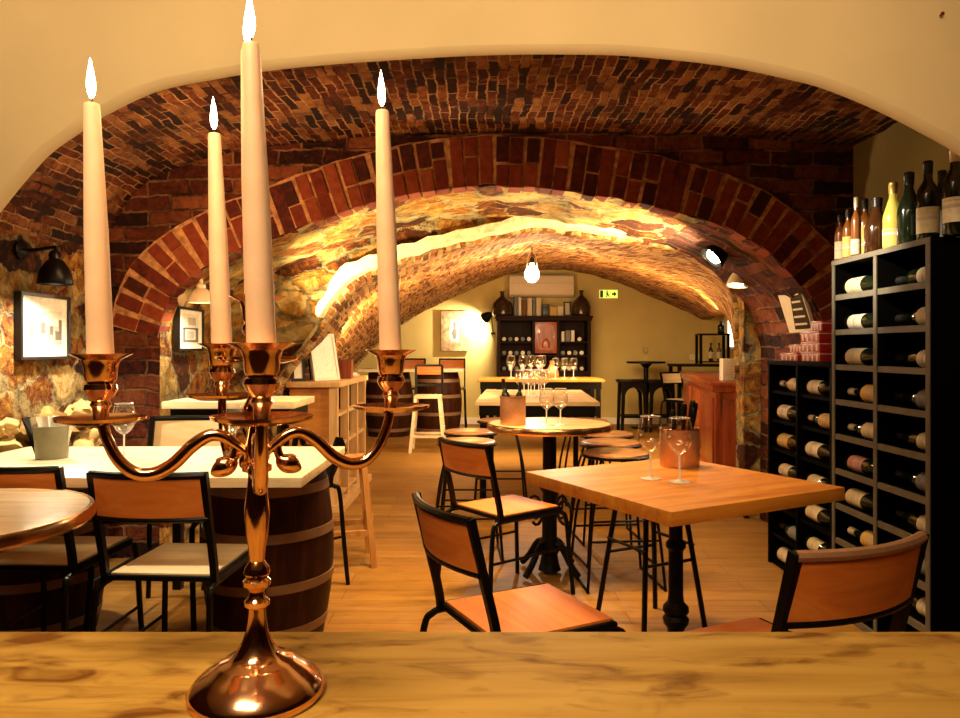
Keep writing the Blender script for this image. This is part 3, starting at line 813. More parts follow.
# ------------------------------------------------------------------ seats
def make_chair(label, seatm=None, backm=None, railm=None, h=0.455, group='steel school chairs with plywood seats', backh=0.80):
    c = thing('school_chair', label, 'chair', (0,0,0), 0, group)
    bk = M['black']; seatm = seatm or M['ply']; backm = backm or M['ply']; railm = railm or bk
    w, d = 0.19, 0.19
    mb = MB(); mb.box(-w+0.012, w-0.012, -d+0.01, d+0.01, h-0.012, h)
    part('seat', mb, seatm, c, 0.004)
    fr = MB()
    fr.tube([(-w,-d,h-0.014),(w,-d,h-0.014),(w,d+0.005,h-0.014),(-w,d+0.005,h-0.014)], 0.011, 8, True)
    part('seat_frame', fr, bk, c)
    for s in (-1, 1):
        x = s*w
        part('leg', MB().tube(spline([(x,0.02,h-0.028),(x,d-0.03,h-0.028),(x,d+0.02,h-0.036),(x*1.03,d+0.045,h-0.075),(x*1.08,d+0.06,0.2),(x*1.14,d+0.075,0.0)],5), 0.0115, 8), bk, c)
        part('leg', MB().tube(spline([(x,0.02,h-0.028),(x,-d+0.02,h-0.028),(x,-d-0.03,h-0.036),(x*1.03,-d-0.055,h-0.075),(x*1.08,-d-0.075,0.2),(x*1.14,-d-0.09,0.0)],5), 0.0115, 8), bk, c)
        part('back_post', MB().ribbon(spline([(x,-d+0.0,h-0.03),(x,-d-0.012,h+0.05),(x,-d-0.05,h+0.2),(x,-d-0.085,backh)],4), (1,0,0), 0.022, 0.022), bk, c)
        part('stretcher', MB().tube([(x*1.07,d+0.055,0.24),(x*1.07,-d-0.07,0.24)], 0.007, 6), bk, c)
    def bow(z, off):
        t = (z-h)/(backh-h)
        yb = -d-0.012-0.075*t + off
        return [(w*u, yb - 0.038*(1-u*u), z) for u in [i/6-1 for i in range(13)]]
    z0, z1 = backh-0.152, backh-0.02
    bp = bow(z0, 0.0); tp = bow(z1, 0.0)
    vs = [Vector(p)+Vector((0,o,0)) for o in (-0.005, 0.005) for r in (bp, tp) for p in r]
    n = 13; fs = []
    for i in range(n-1):
        fs += [(i,i+1,n+i+1,n+i), (2*n+i,3*n+i,3*n+i+1,2*n+i+1), (i,2*n+i,2*n+i+1,i+1), (n+i,n+i+1,3*n+i+1,3*n+i)]
    fs += [(0,n,3*n,2*n),(n-1,3*n-1,4*n-1,2*n-1)]
    part('backrest', MB().add(vs, fs), backm, c)
    part('top_rail', MB().tube(bow(backh-0.008, 0.0), 0.0125, 8), railm, c)
    part('lower_rail', MB().tube(bow(z0-0.004, 0.0), 0.0095, 8), bk, c)
    return c
def place(c, x, y, rz, scale=1):
    c.location = (x, y, 0); c.rotation_euler = (0, 0, math.radians(rz)); c.scale = (scale,)*3
    return c
# facing direction is +Y turned by rz
ch1 = place(make_chair('orange-backed black steel chair turned to the square table, nearest the aisle'), 0.125, 2.06, -63, 0.94)
ch2 = make_chair('orange-backed steel chair with copper top rail at lower right, before the racks', railm=M['copper_matt'])
place(ch2, 0.675, 1.72, 24, 0.97)
ch3 = dup(ch1, (0.125, 3.46, 0), math.radians(-52), 'black steel chair with plywood back drawn up to the round brass-edged table')
chl = make_chair('orange-backed chair at the left table, its whole back seen beside the candelabra', seatm=M['ply_pale'], backh=0.90, h=0.54)
place(chl, -0.968, 2.37, -3, 0.90)
dup(chl, (-1.46, 2.47, 0), math.radians(-2), 'black steel chair with pale seat behind the near round table, cut by left edge')
chp = make_chair('cream-backed steel chair on the far side of the left table facing the camera', backm=M['ply_pale'], seatm=M['ply_pale'], backh=0.855, h=0.49)
place(chp, -1.35, 3.12, 180)
cho = make_chair('dark steel chair at the right end of the left table, one bent leg showing', backm=M['walnut'], seatm=M['walnut'], h=0.53, backh=0.66)
place(cho, -1.01, 3.55, 135)

def sled_stool(label, loc, rz=0, h=0.655, group='wire sled stools around the round table'):
    c = thing('sled_stool', label, 'stool', loc, rz, group)
    part('seat', MB().lathe([(0.0,h-0.032),(0.13,h-0.032),(0.155,h-0.026),(0.165,h-0.012),(0.163,h-0.004),(0.15,h),(0.0,h-0.004)], 32), M['seat'], c)
    part('seat_rim', MB().tube([(0.166*math.cos(a), 0.166*math.sin(a), h-0.02) for a in [2*math.pi*i/32 for i in range(32)]], 0.008, 6, True), M['black'], c)
    for s in (-1, 1):
        part('sled_leg', MB().tube(spline([(s*0.10,0.09,h-0.03),(s*0.16,0.155,0.35),(s*0.19,0.185,0.03),(s*0.19,0.17,0.008),(s*0.19,0.0,0.007),(s*0.19,-0.17,0.008),(s*0.19,-0.185,0.03),(s*0.16,-0.155,0.35),(s*0.10,-0.09,h-0.03)],5), 0.0075, 6), M['black'], c)
        part('cross_bar', MB().tube([(-0.172, s*0.165, 0.24),(0.172, s*0.165, 0.24)], 0.006, 6), M['black'], c)
    return c
M['seat'] = wood('stool_seat_wood', [(0.3, (0.30,0.12,0.04)), (0.5, (0.46,0.22,0.09)), (0.7, (0.58,0.32,0.14))], 'X', 1.0, 0.28, 0, 0.3)
s0 = sled_stool('wire sled stool right of the round table, the nearest of three in line', (0.69,3.66,0), 0.1)
dup(s0, (0.74,4.07,0), 0.15, 'wire sled stool right of the round table, middle one of three in line')
dup(s0, (0.79,4.50,0), 0.1, 'wire sled stool right of the round table, farthest of three in line')
dup(s0, (-0.075,4.12,0), 0.05, 'wire sled stool left of the round table, just behind the orange-backed chair')
dup(s0, (-0.06,4.62,0), 0.0, 'wire sled stool left of the round table, the farther of two')
dup(s0, (0.15,5.36,0), 0.0, 'wire sled stool at the left front of the dark-edged rectangular table')
dup(s0, (0.78,5.36,0), 0.0, 'wire sled stool at the right front of the dark-edged rectangular table')

def post_stool(label, loc, rz, h, w, m, group=None, back=None, splay=1.25):
    c = thing('bar_stool', label, 'stool', loc, rz, group)
    part('seat', MB().box(-w,w,-w,w,h-0.035,h), m, c, 0.006)
    for sx in (-1,1):
        for sy in (-1,1):
            part('leg', MB().ribbon([(sx*(w-0.02),sy*(w-0.02),h-0.035),(sx*w*splay,sy*w*splay,0)], (1,0,0), 0.032, 0.032), m, c)
    q = w*1.14
    for s in (-1,1):
        part('stretcher', MB().box(-q,q,s*q-0.01,s*q+0.01,0.17,0.20), m, c)
        part('stretcher', MB().box(s*q-0.01,s*q+0.01,-q,q,0.25,0.28), m, c)
    if back:
        for s in (-1,1): part('back_post', MB().box(s*w-0.014,s*w+0.014,-w-0.01,-w+0.015,h,back), M['black'], c)
        part('backrest', MB().box(-w,w,-w-0.008,-w+0.006,back-0.11,back-0.01), M['ply'], c, 0.003)
        for za, zb in ((back-0.015, back+0.01), (h+0.09, h+0.12)): part('back_rail', MB().box(-w,w,-w-0.01,-w+0.01,za,zb), M['black'], c)
    return c
post_stool('plain oak four-leg stool standing free behind the left table end', (-0.745,3.98,0), 0.25, 0.58, 0.115, M['oak_brown'])
post_stool('white-legged bar stool with dark open back near the rear barrel', (-0.60,8.35,0), math.radians(180), 0.65, 0.155, M['bleached'], None, 0.99)
# black four-leg stool tucked under the square table
c = thing('metal_stool', 'black metal stool tucked under the square beech table, only legs visible', 'stool', (0.72,3.05,0), 0.45)
part('seat', MB().lathe([(0,0.60),(0.15,0.60),(0.155,0.612),(0.15,0.62),(0,0.618)],24), M['black'], c)
for sx in (-1,1):
    for sy in (-1,1): part('leg', MB().tube([(sx*0.09,sy*0.09,0.6),(sx*0.16,sy*0.16,0)], 0.011, 8), M['black'], c)
for s in (-1,1):
    part('stretcher', MB().tube([(-0.125,s*0.125,0.3),(0.125,s*0.125,0.3)], 0.007, 6), M['black'], c)
    part('stretcher', MB().tube([(s*0.125,-0.125,0.36),(s*0.125,0.125,0.36)], 0.007, 6), M['black'], c)

# ------------------------------------------------------------------ tables
TH = 0.752
t = thing('square_table', 'square beech table with black cast iron pedestal, at right before the racks', 'table', (0.635,2.335,0), math.radians(28.5))
part('tabletop', MB().box(-0.352,0.352,-0.352,0.352,TH-0.040,TH), M['beech'], t, 0.003)
part('column', MB().lathe([(0.036,0.03),(0.030,0.06),(0.030,0.12),(0.026,0.24),(0.028,0.27),(0.040,0.285),(0.042,0.30),(0.032,0.312),(0.042,0.325),(0.040,0.34),(0.026,0.355),(0.0235,0.38),(0.0235,0.52),(0.032,0.532),(0.032,0.546),(0.022,0.558),(0.022,0.70),(0.05,0.712)], 28), M['iron'], t)
part('top_plate', MB().box(-0.2,0.2,-0.03,0.03,TH-0.052,TH-0.041).box(-0.03,0.03,-0.2,0.2,TH-0.052,TH-0.041), M['iron'], t)
for a in range(4):
    q = math.radians(45+90*a); u = Vector((math.cos(q), math.sin(q), 0))
    part('foot', MB().tube(spline([u*0.01+Vector((0,0,0.075)), u*0.09+Vector((0,0,0.07)), u*0.2+Vector((0,0,0.035)), u*0.27+Vector((0,0,0.014))],4), [0.026]*9+[0.022,0.018,0.015,0.013], 8), M['iron'], t)

def round_table(name, label, loc, R, h, topm, feet=4):
    t = thing(name, label, 'table', loc)
    part('tabletop', MB().lathe([(0,h-0.030),(R-0.012,h-0.030),(R-0.010,h-0.004),(R-0.012,h),(0,h)], 64), topm, t)
    e = part('rim', MB().shell([(R-0.012,h-0.032),(R-0.002,h-0.034),(R+0.004,h-0.026),(R+0.004,h-0.010),(R-0.002,h+0.001),(R-0.012,h+0.001),(R-0.012,h-0.032)], 64), M['brass'], t, label='shiny brass edge band')
    part('column', MB().lathe([(0.06,0.02),(0.05,0.05),(0.042,0.10),(0.058,0.13),(0.058,0.16),(0.04,0.19),(0.036,0.42),(0.055,0.45),(0.055,0.48),(0.036,0.50),(0.036,h-0.06),(0.10,h-0.031)], 28), M['iron'], t)
    for a in range(feet):
        q = math.pi/4 + 2*math.pi*a/feet; u = Vector((math.cos(q), math.sin(q), 0))
        f = part('foot', MB().tube(spline([u*0.03+Vector((0,0,0.16)), u*0.08+Vector((0,0,0.15)), u*0.14+Vector((0,0,0.07)), u*0.19+Vector((0,0,0.02))],4), 0.017, 8), M['iron'], t)
        part('scroll', MB().tube([u*(0.10+0.045*math.cos(b))+Vector((0,0,0.33+0.06*math.sin(b))) for b in [i*0.5 for i in range(12)]], 0.008, 6), M['iron'], f)
    return t
M['topcream'] = wood('cream_table_top', [(0.3, (0.50,0.33,0.16)), (0.5, (0.62,0.44,0.23)), (0.7, (0.7,0.52,0.3))], 'X', 1.0, 0.25, 0, 0.2)
rt = round_table('bistro_table', 'round cream-topped table with brass edge and dark iron foot in the middle aisle', (0.365,3.78,0), 0.325, 0.787, M['topcream'])
round_table('bistro_table', 'round cream-topped table with brass edge cut off at the left edge', (-1.385,1.80,0), 0.372, 0.755, M['topcream'])

t = thing('plank_table_top', 'long bleached wooden table top resting on barrels at left', 'table', (-1.30,2.68,0))
part('plank_top', MB().box(-0.64,0.72,-0.34,0.42,0.722,0.755), M['bleached'], t, 0.003)
def barrel(label, loc, R, h, group='dark oak wine barrels', lid=True):
    b = thing('wine_barrel', label, 'barrel', loc, 0, group)
    pf = [(R*(0.84+0.16*math.sin(math.pi*i/12)), h*i/12) for i in range(13)]
    part('body', MB().lathe([(0,0.0)]+pf+[(R*0.80,h),(R*0.79,h-0.02),(0,h-0.02)], 40), M['staves'], b)
    for z in (0.08, 0.33, 0.60, 0.84):
        r = R*(0.84+0.16*math.sin(math.pi*z)) + 0.004; r2 = R*(0.84+0.16*math.sin(math.pi*(z+0.05))) + 0.004
        part('hoop', MB().shell([(r-0.006,h*z),(r,h*z),(r2,h*(z+0.05)),(r2-0.006,h*(z+0.05))], 40), M['hoop'], b)
    return b
M['hoop'] = plain('galvanised_hoop', (0.22,0.12,0.065), 0.5, 0.3)
barrel('dark oak barrel carrying the right end of the left table', (-0.87,2.97,0), 0.262, 0.721)
barrel('dark oak barrel carrying the left end of the left table, mostly hidden', (-1.83,2.99,0), 0.255, 0.721)

t = thing('wall_table', 'narrow pale high table against the stone behind the left table', 'table', (-1.20,3.70,0))
part('tabletop', MB().box(-0.34,0.30,-0.22,0.22,0.885,0.92), M['bleached'], t, 0.003)
part('apron', MB().box(-0.31,0.27,-0.19,0.19,0.835,0.885), M['black'], t)
for x in (-0.28, -0.13):
    for y in (-0.17, 0.17): part('leg', MB().box(x-0.02,x+0.02,y-0.02,y+0.02,0,0.835), M['black'], t)

def plank_table(label, loc, rz, w, l, h, m, apron=M['black'], group=None):
    t = thing('rectangular_table', label, 'table', loc, rz, group)
    part('tabletop', MB().box(-w/2,w/2,0,l,h-0.03,h), m, t, 0.003)
    part('apron', MB().box(-w/2+0.03,w/2-0.03,0.03,l-0.03,h-0.11,h-0.03), apron, t)
    for x in (-w/2+0.06, w/2-0.06):
        for y in (0.08, l-0.08): part('leg', MB().box(x-0.025,x+0.025,y-0.025,y+0.025,0,h-0.11), apron, t)
    return t
plank_table('dark-edged rectangular table behind the round table, pale top with a cluster of glasses', (0.445,5.6,0), math.radians(-3.2), 0.97, 1.75, 0.765, M['topcream'])
plank_table('farthest wide wooden table before the dark dresser, with glasses and carafe', (0.68,8.05,0), math.radians(-2), 1.42, 0.75, 0.842, M['beech'])

# ------------------------------------------------------------------ glasses and buckets
def glass_mesh(s=1.0):
    return (MB().shell([(0.034,0.001),(0.034,0.003),(0.012,0.006),(0.0045,0.012),(0.0038,0.05),(0.004,0.085),(0.010,0.092),(0.028,0.108),(0.040,0.128),(0.0425,0.145),(0.040,0.170),(0.034,0.198),(0.0325,0.207)], 28).v)
def make_glass(label, loc, group, s=1.0):
    g = thing('wine_glass', label, 'glass', loc, 0, group)
    part('bowl', MB().shell([(0.0045,0.088),(0.012,0.092),(0.028,0.106),(0.040,0.128),(0.0425,0.145),(0.040,0.170),(0.034,0.198),(0.0325,0.207)], 28), M['glass'], g)
    part('stem', MB().lathe([(0.0045,0.006),(0.0035,0.03),(0.0035,0.08),(0.0045,0.088)], 12), M['glass_solid'], g)
    part('foot', MB().lathe([(0.0345,0.0),(0.0345,0.002),(0.014,0.005),(0.0045,0.009)], 28), M['glass_solid'], g)
    part('rim', MB().tube([(0.0325*math.cos(a),0.0325*math.sin(a),0.207) for a in [2*math.pi*i/28 for i in range(28)]], 0.0008, 5, True), M['glass_solid'], g)
    if s != 1: g.scale = (s,)*3
    return g
m, nt, b = newmat('glass_stem'); M['glass_solid'] = m
b.inputs['Base Color'].default_value = (0.9,0.85,0.78,1); b.inputs['Roughness'].default_value = 0.12
b.inputs['Transmission Weight'].default_value = 0.35; b.inputs['IOR'].default_value = 1.5
GA = 'wine glasses set out on the tables'
p = P(649,478,2.36)
g0 = make_glass('wine glass on the square beech table, left of the pair', (p.x, 2.34, TH), GA, 0.98)
dup(g0, (0.632, 2.28, TH), 0, 'wine glass on the square beech table, right one in front of the copper bucket', None, 0.98)
RH = 0.788
dup(g0, ((546.5-480)/F*3.66, 3.66, RH), 0, 'wine glass on the brass-edged round table beside the bucket, nearer to it', None, 0.9)
dup(g0, ((560.5-480)/F*3.66, 3.66, RH), 0, 'wine glass on the brass-edged round table, farther from the bucket', None, 0.9)
dup(g0, ((124-480)/F*2.78, 2.78, 0.756), 0, 'wine glass on the left table below the left candle', None, 1.0)
dup(g0, ((232-480)/F*2.80, 2.80, 0.756), 0, 'wine glass on the left table behind the candelabra stem', None, 1.0)
i = 0
for dx, dy in ((-0.13,0.35),(-0.04,0.30),(0.05,0.33),(-0.09,0.45),(0.0,0.43),(0.09,0.47),(-0.045,0.55),(0.05,0.58)):
    dup(g0, (0.475+dx, 5.6+dy+0.25, 0.766), 0, 'wine glass in the close cluster on the rectangular table behind the round one', 'glasses clustered on the rectangular table', 1.12)
for x in (511, 523):
    dup(g0, ((x-480)/F*8.35, 8.35, 0.843), 0, 'wine glass standing left of the carafe on the farthest wide table', 'glasses left of the carafe', 1.25)
for x in (555.5, 564.5, 573.5):
    dup(g0, ((x-480)/F*8.22, 8.22, 0.843), 0, 'wine glass standing right of the carafe on the farthest wide table', 'glasses right of the carafe', 1.12)
for x, y in ((531,8.6),(539,8.25),(542,8.66)):
    dup(g0, ((x-480)/F*y, y, 0.843), 0, 'tall wine glass close beside the carafe on the farthest wide table', 'glasses beside the carafe', 1.25)
dup(g0, ((645-480)/F*10.8, 10.75, 1.005), 0, 'wine glass alone on the small black high table at the back', None, 1.1)
solid('carafe', 'terracotta coloured carafe on the farthest wide table among glasses', 'carafe', MB().lathe([(0,0),(0.075,0),(0.085,0.03),(0.075,0.08),(0.035,0.13),(0.024,0.17),(0.03,0.2),(0.026,0.2),(0.02,0.17),(0,0.15)],24), M['orange_glass'], ((552-480)/F*8.55, 8.55, 0.843))

def bucket(label, loc, R, h, group='copper buckets on the tables'):
    b = thing('copper_bucket', label, 'bucket', loc, 0, group)
    part('body', MB().lathe([(0,0),(R*0.97,0),(R,0.008),(R,h),(R-0.004,h),(R-0.006,0.01),(0,0.01)], 40), M['copper_matt'], b)
    part('rim', MB().tube([(R*math.cos(a),R*math.sin(a),h) for a in [2*math.pi*i/40 for i in range(40)]], 0.0025, 6, True), M['copper'], b)
    return b
bx, by = (678-480)/F*2.62, 2.60
bucket('copper bucket of black-handled cutlery on the square beech table', (bx,by,TH), 0.070, 0.135)
rr = random.Random(8)
for i, (dx, dy, lx, ly, hh) in enumerate(((0.035,0.0,0.05,0.0,0.225),(0.02,0.02,0.022,0.02,0.21),(0.045,-0.015,0.035,-0.01,0.20),(0.01,-0.02,0.005,-0.02,0.215),(-0.015,0.015,-0.02,0.02,0.19),(0.05,0.02,0.06,0.01,0.215))):
    k = thing('table_knife', 'black-handled knife standing in the copper bucket on the square table', 'cutlery', (bx+dx*0.6, by+dy*0.6, TH+0.011), 0, 'cutlery in the copper bucket')
    top = Vector((lx*0.55, ly*0.55, hh)); bot = Vector((0,0,0.001)); mid = bot.lerp(top, 0.5)
    part('blade', MB().ribbon([bot, mid], (1,0,0), 0.012, 0.002), M['steel'], k)
    part('handle', MB().tube(spline([mid, mid.lerp(top,0.5), top],4), [0.006,0.007,0.008,0.009,0.010,0.0105,0.011,0.011,0.008], 8), M['black'], k)
cbx, cby = (512.5-480)/F*3.74, 3.70
bucket('copper wine cooler with dark bottles on the brass-edged round table', (cbx,cby,RH), 0.066, 0.145)

def bottle_prof(r=0.0375, h=0.30):
    return [(0,0.0),(r*0.92,0.0),(r,0.006),(r,h*0.58),(r*0.96,h*0.63),(r*0.70,h*0.70),(r*0.42,h*0.76),(r*0.39,h*0.80),(r*0.37,h*0.955),(r*0.42,h*0.958),(r*0.42,h*0.985),(r*0.36,h),(0,h)]
def burg_prof(r=0.041, h=0.30):
    return [(0,0.0),(r*0.92,0.0),(r,0.006),(r,h*0.46),(r*0.93,h*0.53),(r*0.62,h*0.67),(r*0.38,h*0.78),(r*0.35,h*0.94),(r*0.42,h*0.945),(r*0.42,h*0.985),(r*0.33,h),(0,h)]
def make_bottle(label, group, glassm, labelm, foilm, kind='bordeaux', r=0.0375, h=0.30, l0=0.16, l1=0.50):
    b = thing('wine_bottle', label, 'bottle', (0,0,0), 0, group)
    pf = bottle_prof(r,h) if kind == 'bordeaux' else burg_prof(r,h)
    part('body', MB().lathe(pf, 28), glassm, b)
    if labelm: part('paper_label', MB().shell([(r+0.0006,h*l0),(r+0.0006,h*l1)], 28), labelm, b)
    if labelm and labelm is not M['grey_label']:
        part('label_print', MB().shell([(r+0.001,h*(l0+0.16)),(r+0.001,h*(l0+0.20))], 28).shell([(r+0.001,h*(l0+0.24)),(r+0.001,h*(l0+0.25))], 28), M['print_mid'], b)
    if foilm: part('capsule', MB().lathe([(r*0.42,h*0.83),(r*0.45,h*0.955),(r*0.47,h*0.96),(r*0.45,h*0.992),(r*0.38,h+0.001),(0,h+0.001)], 20), foilm, b)
    return b
for i, (dx, dy, tx, ty, dz, lab) in enumerate(((-0.017,-0.008,-0.15,0.04,0.0,'dark wine bottle leaning out left of the cooler on the round table'),(0.02,0.01,0.10,0.02,-0.02,'dark wine bottle upright in the cooler on the round table'))):
    b = make_bottle(lab, 'bottles in the wine cooler', M['green_glass'], None, M['foil_black'], r=0.022, h=0.225 - 0.02*i)
    b.location = (cbx+dx, cby+dy, RH+0.012); b.rotation_euler = (-ty, tx, 0)

# pot of napkins on the left table
t = thing('napkin_pot', 'dull green tin pot holding napkins on the left table', 'pot', ((52-480)/F*2.76, 2.76, 0.756))
part('pot', MB().lathe([(0,0),(0.055,0),(0.062,0.10),(0.066,0.125),(0.062,0.125),(0.056,0.01),(0,0.01)],24), M['grey_metal'], t)
part('handle', MB().ribbon([(-0.05,0,0.02),(-0.075,0,0.09),(-0.10,0.0,0.155)], (0,1,0), 0.05, 0.004), M['black'], t)
for i in range(5):
    a = -0.5+0.25*i
    part('napkin', MB().box(-0.022,0.022,-0.003,0.003,0.02,0.16, Matrix.Translation((0.012*i-0.024, 0.012*(i%3)-0.012, 0)) @ Matrix.Rotation(a*0.5,4,'Y') @ Matrix.Rotation(a,4,'Z')), M['napkin'], t)

# ------------------------------------------------------------------ wine racks on the right
RX, RXB = 1.593, 2.06
def rack(name, label, y0, y1, h, cols, rows, lipm):
    t = thing(name, label, 'wine rack', (RX, y0, 0))
    D = RXB-RX; L = y1-y0
    part('end_panel', MB().box(0,D,0,0.022,0,h), M['rack'], t, 0.002)
    part('end_panel', MB().box(0,D,L-0.022,L,0,h), M['rack'], t, 0.002)
    part('back_panel', MB().box(D-0.012,D,0.022,L-0.022,0,h), M['rack'], t)
    part('top_panel', MB().box(-0.004,D,-0.002,L+0.002,h,h+0.022), M['rack'], t, 0.002)
    cw = (L-0.044)/cols
    for c in range(1, cols):
        part('divider', MB().box(0,D-0.012,0.022+cw*c-0.011,0.022+cw*c+0.011,0,h), M['rack'], t, 0.002)
    pitch = h/rows
    for c in range(cols):
        ya = 0.022+cw*c+(0.011 if c else 0); yb = 0.022+cw*(c+1)-(0.011 if c < cols-1 else 0)
        for r in range(rows):
            z = h - pitch*(r+1)
            s = part('shelf', MB().box(0.012,D-0.012,ya,yb,max(z,0.004),max(z,0.004)+0.016), M['rack'], t)
            if lipm: part('shelf_lip', MB().box(-0.002,0.012,ya+0.004,yb-0.004,max(z,0.004)-0.002,max(z,0.004)+0.022), lipm, s)
    if lipm:
        part('front_edge', MB().box(-0.006,-0.001,-0.002,L+0.002,h+0.001,h+0.022), lipm, t)
        for c in range(cols+1):
            yy = 0.011 + cw*c + (0 if c == 0 else 0.011 if c < cols else 0.022)
            part('front_edge', MB().box(-0.005,-0.0005,yy-0.011,yy+0.011,0.0,h), lipm, t)
    return t, cw, pitch
TY0, TY1, LY1 = 2.545, 3.25, 3.985
tall, tcw, tp = rack('tall_wine_rack', 'tall black steel wine rack at right with bottles standing on top', TY0, TY1, 1.548, 2, 10, M['lip'])
low, lcw, lp = rack('low_wine_rack', 'low black steel wine rack with red tins on top', TY1+0.012, LY1, 1.090, 2, 7, None)
ordn = ['first','second','third','fourth','fifth','sixth','seventh','eighth','ninth','tenth']
def lay(rackname, colname, row, ycen, z, glassm, labm, foilm, neck, kind, labtxt, dx=0.062, l1=0.50):
    r = 0.035 if kind == 'bordeaux' else 0.038
    b = make_bottle('bottle with %s, %s shelf down, %s column of %s wine rack' % (labtxt, ordn[row], colname, rackname),
                    'bottles lying in the %s rack' % rackname, glassm, labm, foilm, kind, r, 0.30, 0.12 if kind == 'bordeaux' else 0.08, l1)
    yaw = 0.0
    if neck < 0:   # neck towards the camera
        b.rotation_euler = (math.radians(90), 0, 0); b.location = (RX+dx, ycen+0.15, z+r+0.002)
    else:
        b.rotation_euler = (math.radians(-90), 0, 0); b.location = (RX+dx, ycen-0.15, z+r+0.002)
    return b
g = M['green_glass']; br = M['brown_glass']
def shelfz(h, pitch, r): return max(h - pitch*(r+1), 0.004) + 0.016
lowA = LY1-0.022-lcw/2; lowB = TY1+0.012+0.022+lcw/2
specL = [('cream_label','cream label',1,'bordeaux'),('white_label','white label',-1,'burgundy'),('gold_label','yellowish label',-1,'burgundy'),('cream_label','small cream label',-1,'bordeaux'),('white_label','white label',-1,'bordeaux'),('grey_label','dark label',1,'bordeaux'),('cream_label','cream label',-1,'burgundy')]
for r, (lm, tx, nk, kd) in enumerate(specL):
    lay('low', 'far', r, lowA, shelfz(1.090, lp, r), g if r % 2 else br, M[lm], M['foil_white'] if r == 0 else M['foil_black'], nk, kd, tx)
specR = [('white_label','white label',-1,'bordeaux'),('gold_label','gold label and pale neck',1,'bordeaux'),('white_label','torn white label',-1,'burgundy'),('cream_label','cream label',-1,'bordeaux'),('cream_label','wide cream label',-1,'burgundy'),('cream_label','pale label',-1,'bordeaux'),('white_label','white label',-1,'bordeaux')]
for r, (lm, tx, nk, kd) in enumerate(specR):
    lay('low', 'near', r, lowB, shelfz(1.090, lp, r), g, M[lm], M['foil_white'] if r == 1 else M['foil_black'], nk, kd, tx)
tA = TY1-0.022-tcw/2; tB = TY0+0.022+tcw/2
specT = [('cream_label','large cream label',-1,'burgundy'),('white_label','pale label',-1,'bordeaux'),('cream_label','cream label',-1,'burgundy'),('gold_label','yellow label and pale neck',1,'burgundy'),('cream_label','cream label and pale neck',1,'bordeaux'),('pink_label','pinkish label',-1,'bordeaux'),('cream_label','cream label',-1,'burgundy'),('gold_label','gold label and pale neck',1,'burgundy'),('cream_label','cream label',-1,'bordeaux'),('white_label','white label',-1,'bordeaux')]
for r, (lm, tx, nk, kd) in enumerate(specT):
    lay('tall', 'far', r, tA, shelfz(1.548, tp, r), g, M[lm], M['foil_white'] if nk > 0 else M['foil_black'], nk, kd, tx)
specN = [('cream_label','cream label'),('cream_label','cream label'),('white_label','white label'),('grey_label','dark label'),('cream_label','cream label'),('grey_label','dark label'),('cream_label','cream label'),('grey_label','dark label'),('cream_label','cream label'),('cream_label','cream label')]
for r, (lm, tx) in enumerate(specN):
    lay('tall', 'near', r, tB-0.008, shelfz(1.548, tp, r), g, M[lm], M['foil_black'], 1, 'burgundy' if r % 2 else 'bordeaux', tx, dx=0.078, l1=0.42)

# bottles standing on the tall rack
TOPZ = 1.571
def stand(px, X, h, r, kind, gm, lm, fm, label, l0=0.10, l1=0.45):
    d = X*F/(px-CX)
    b = make_bottle(label, 'bottles standing on the tall rack', gm, lm, fm, kind, r, h, l0, l1)
    b.location = (X, d, TOPZ); b.rotation_euler = (0,0,random.Random(px).uniform(0,6))
    return b
stand(840, 1.63, 0.21, 0.022, 'bordeaux', M['amber'], M['cream_label'], M['foil_black'], 'small bottle with cream label, far end of the tall rack top', 0.05, 0.42)
stand(848, 1.63, 0.22, 0.022, 'bordeaux', M['amber'], M['gold_label'], M['foil_black'], 'small bottle with ochre label, second from far end on tall rack', 0.05, 0.45)
stand(856, 1.63, 0.26, 0.020, 'bordeaux', M['amber'], M['cream_label'], M['foil_white'], 'slim amber bottle with pale cap, third from far end on tall rack', 0.05, 0.3)
stand(865, 1.71, 0.27, 0.030, 'bordeaux', M['amber'], M['gold_label'], M['foil_black'], 'amber spirit bottle with orange label, fourth from far end on tall rack', 0.06, 0.55)
stand(877, 1.66, 0.235, 0.048, 'burgundy', M['brown_glass'], None, M['foil_black'], 'squat dark bottle on the tall rack, left of the yellow bottle')
stand(893, 1.655, 0.27, 0.037, 'burgundy', M['yellow_glass'], M['gold_label'], M['foil_gold'], 'bright yellow-green glass bottle on top of the tall rack', 0.05, 0.30)
stand(909, 1.66, 0.285, 0.042, 'burgundy', M['green_glass'], None, M['foil_black'], 'dark sloping-shouldered bottle right of the yellow bottle on tall rack')
stand(928, 1.665, 0.30, 0.0375, 'bordeaux', M['green_glass'], M['cream_label'], M['foil_black'], 'dark bottle with cream label on tall rack, under the lit wall patch', 0.10, 0.42)
stand(942, 1.77, 0.285, 0.036, 'bordeaux', M['green_glass'], M['grey_label'], M['foil_black'], 'dark bottle with dark label on tall rack, second from near end')
stand(955, 1.665, 0.31, 0.0375, 'bordeaux', M['green_glass'], M['white_label'], M['foil_white'], 'tall dark bottle with white label at the near end of tall rack', 0.14, 0.42)

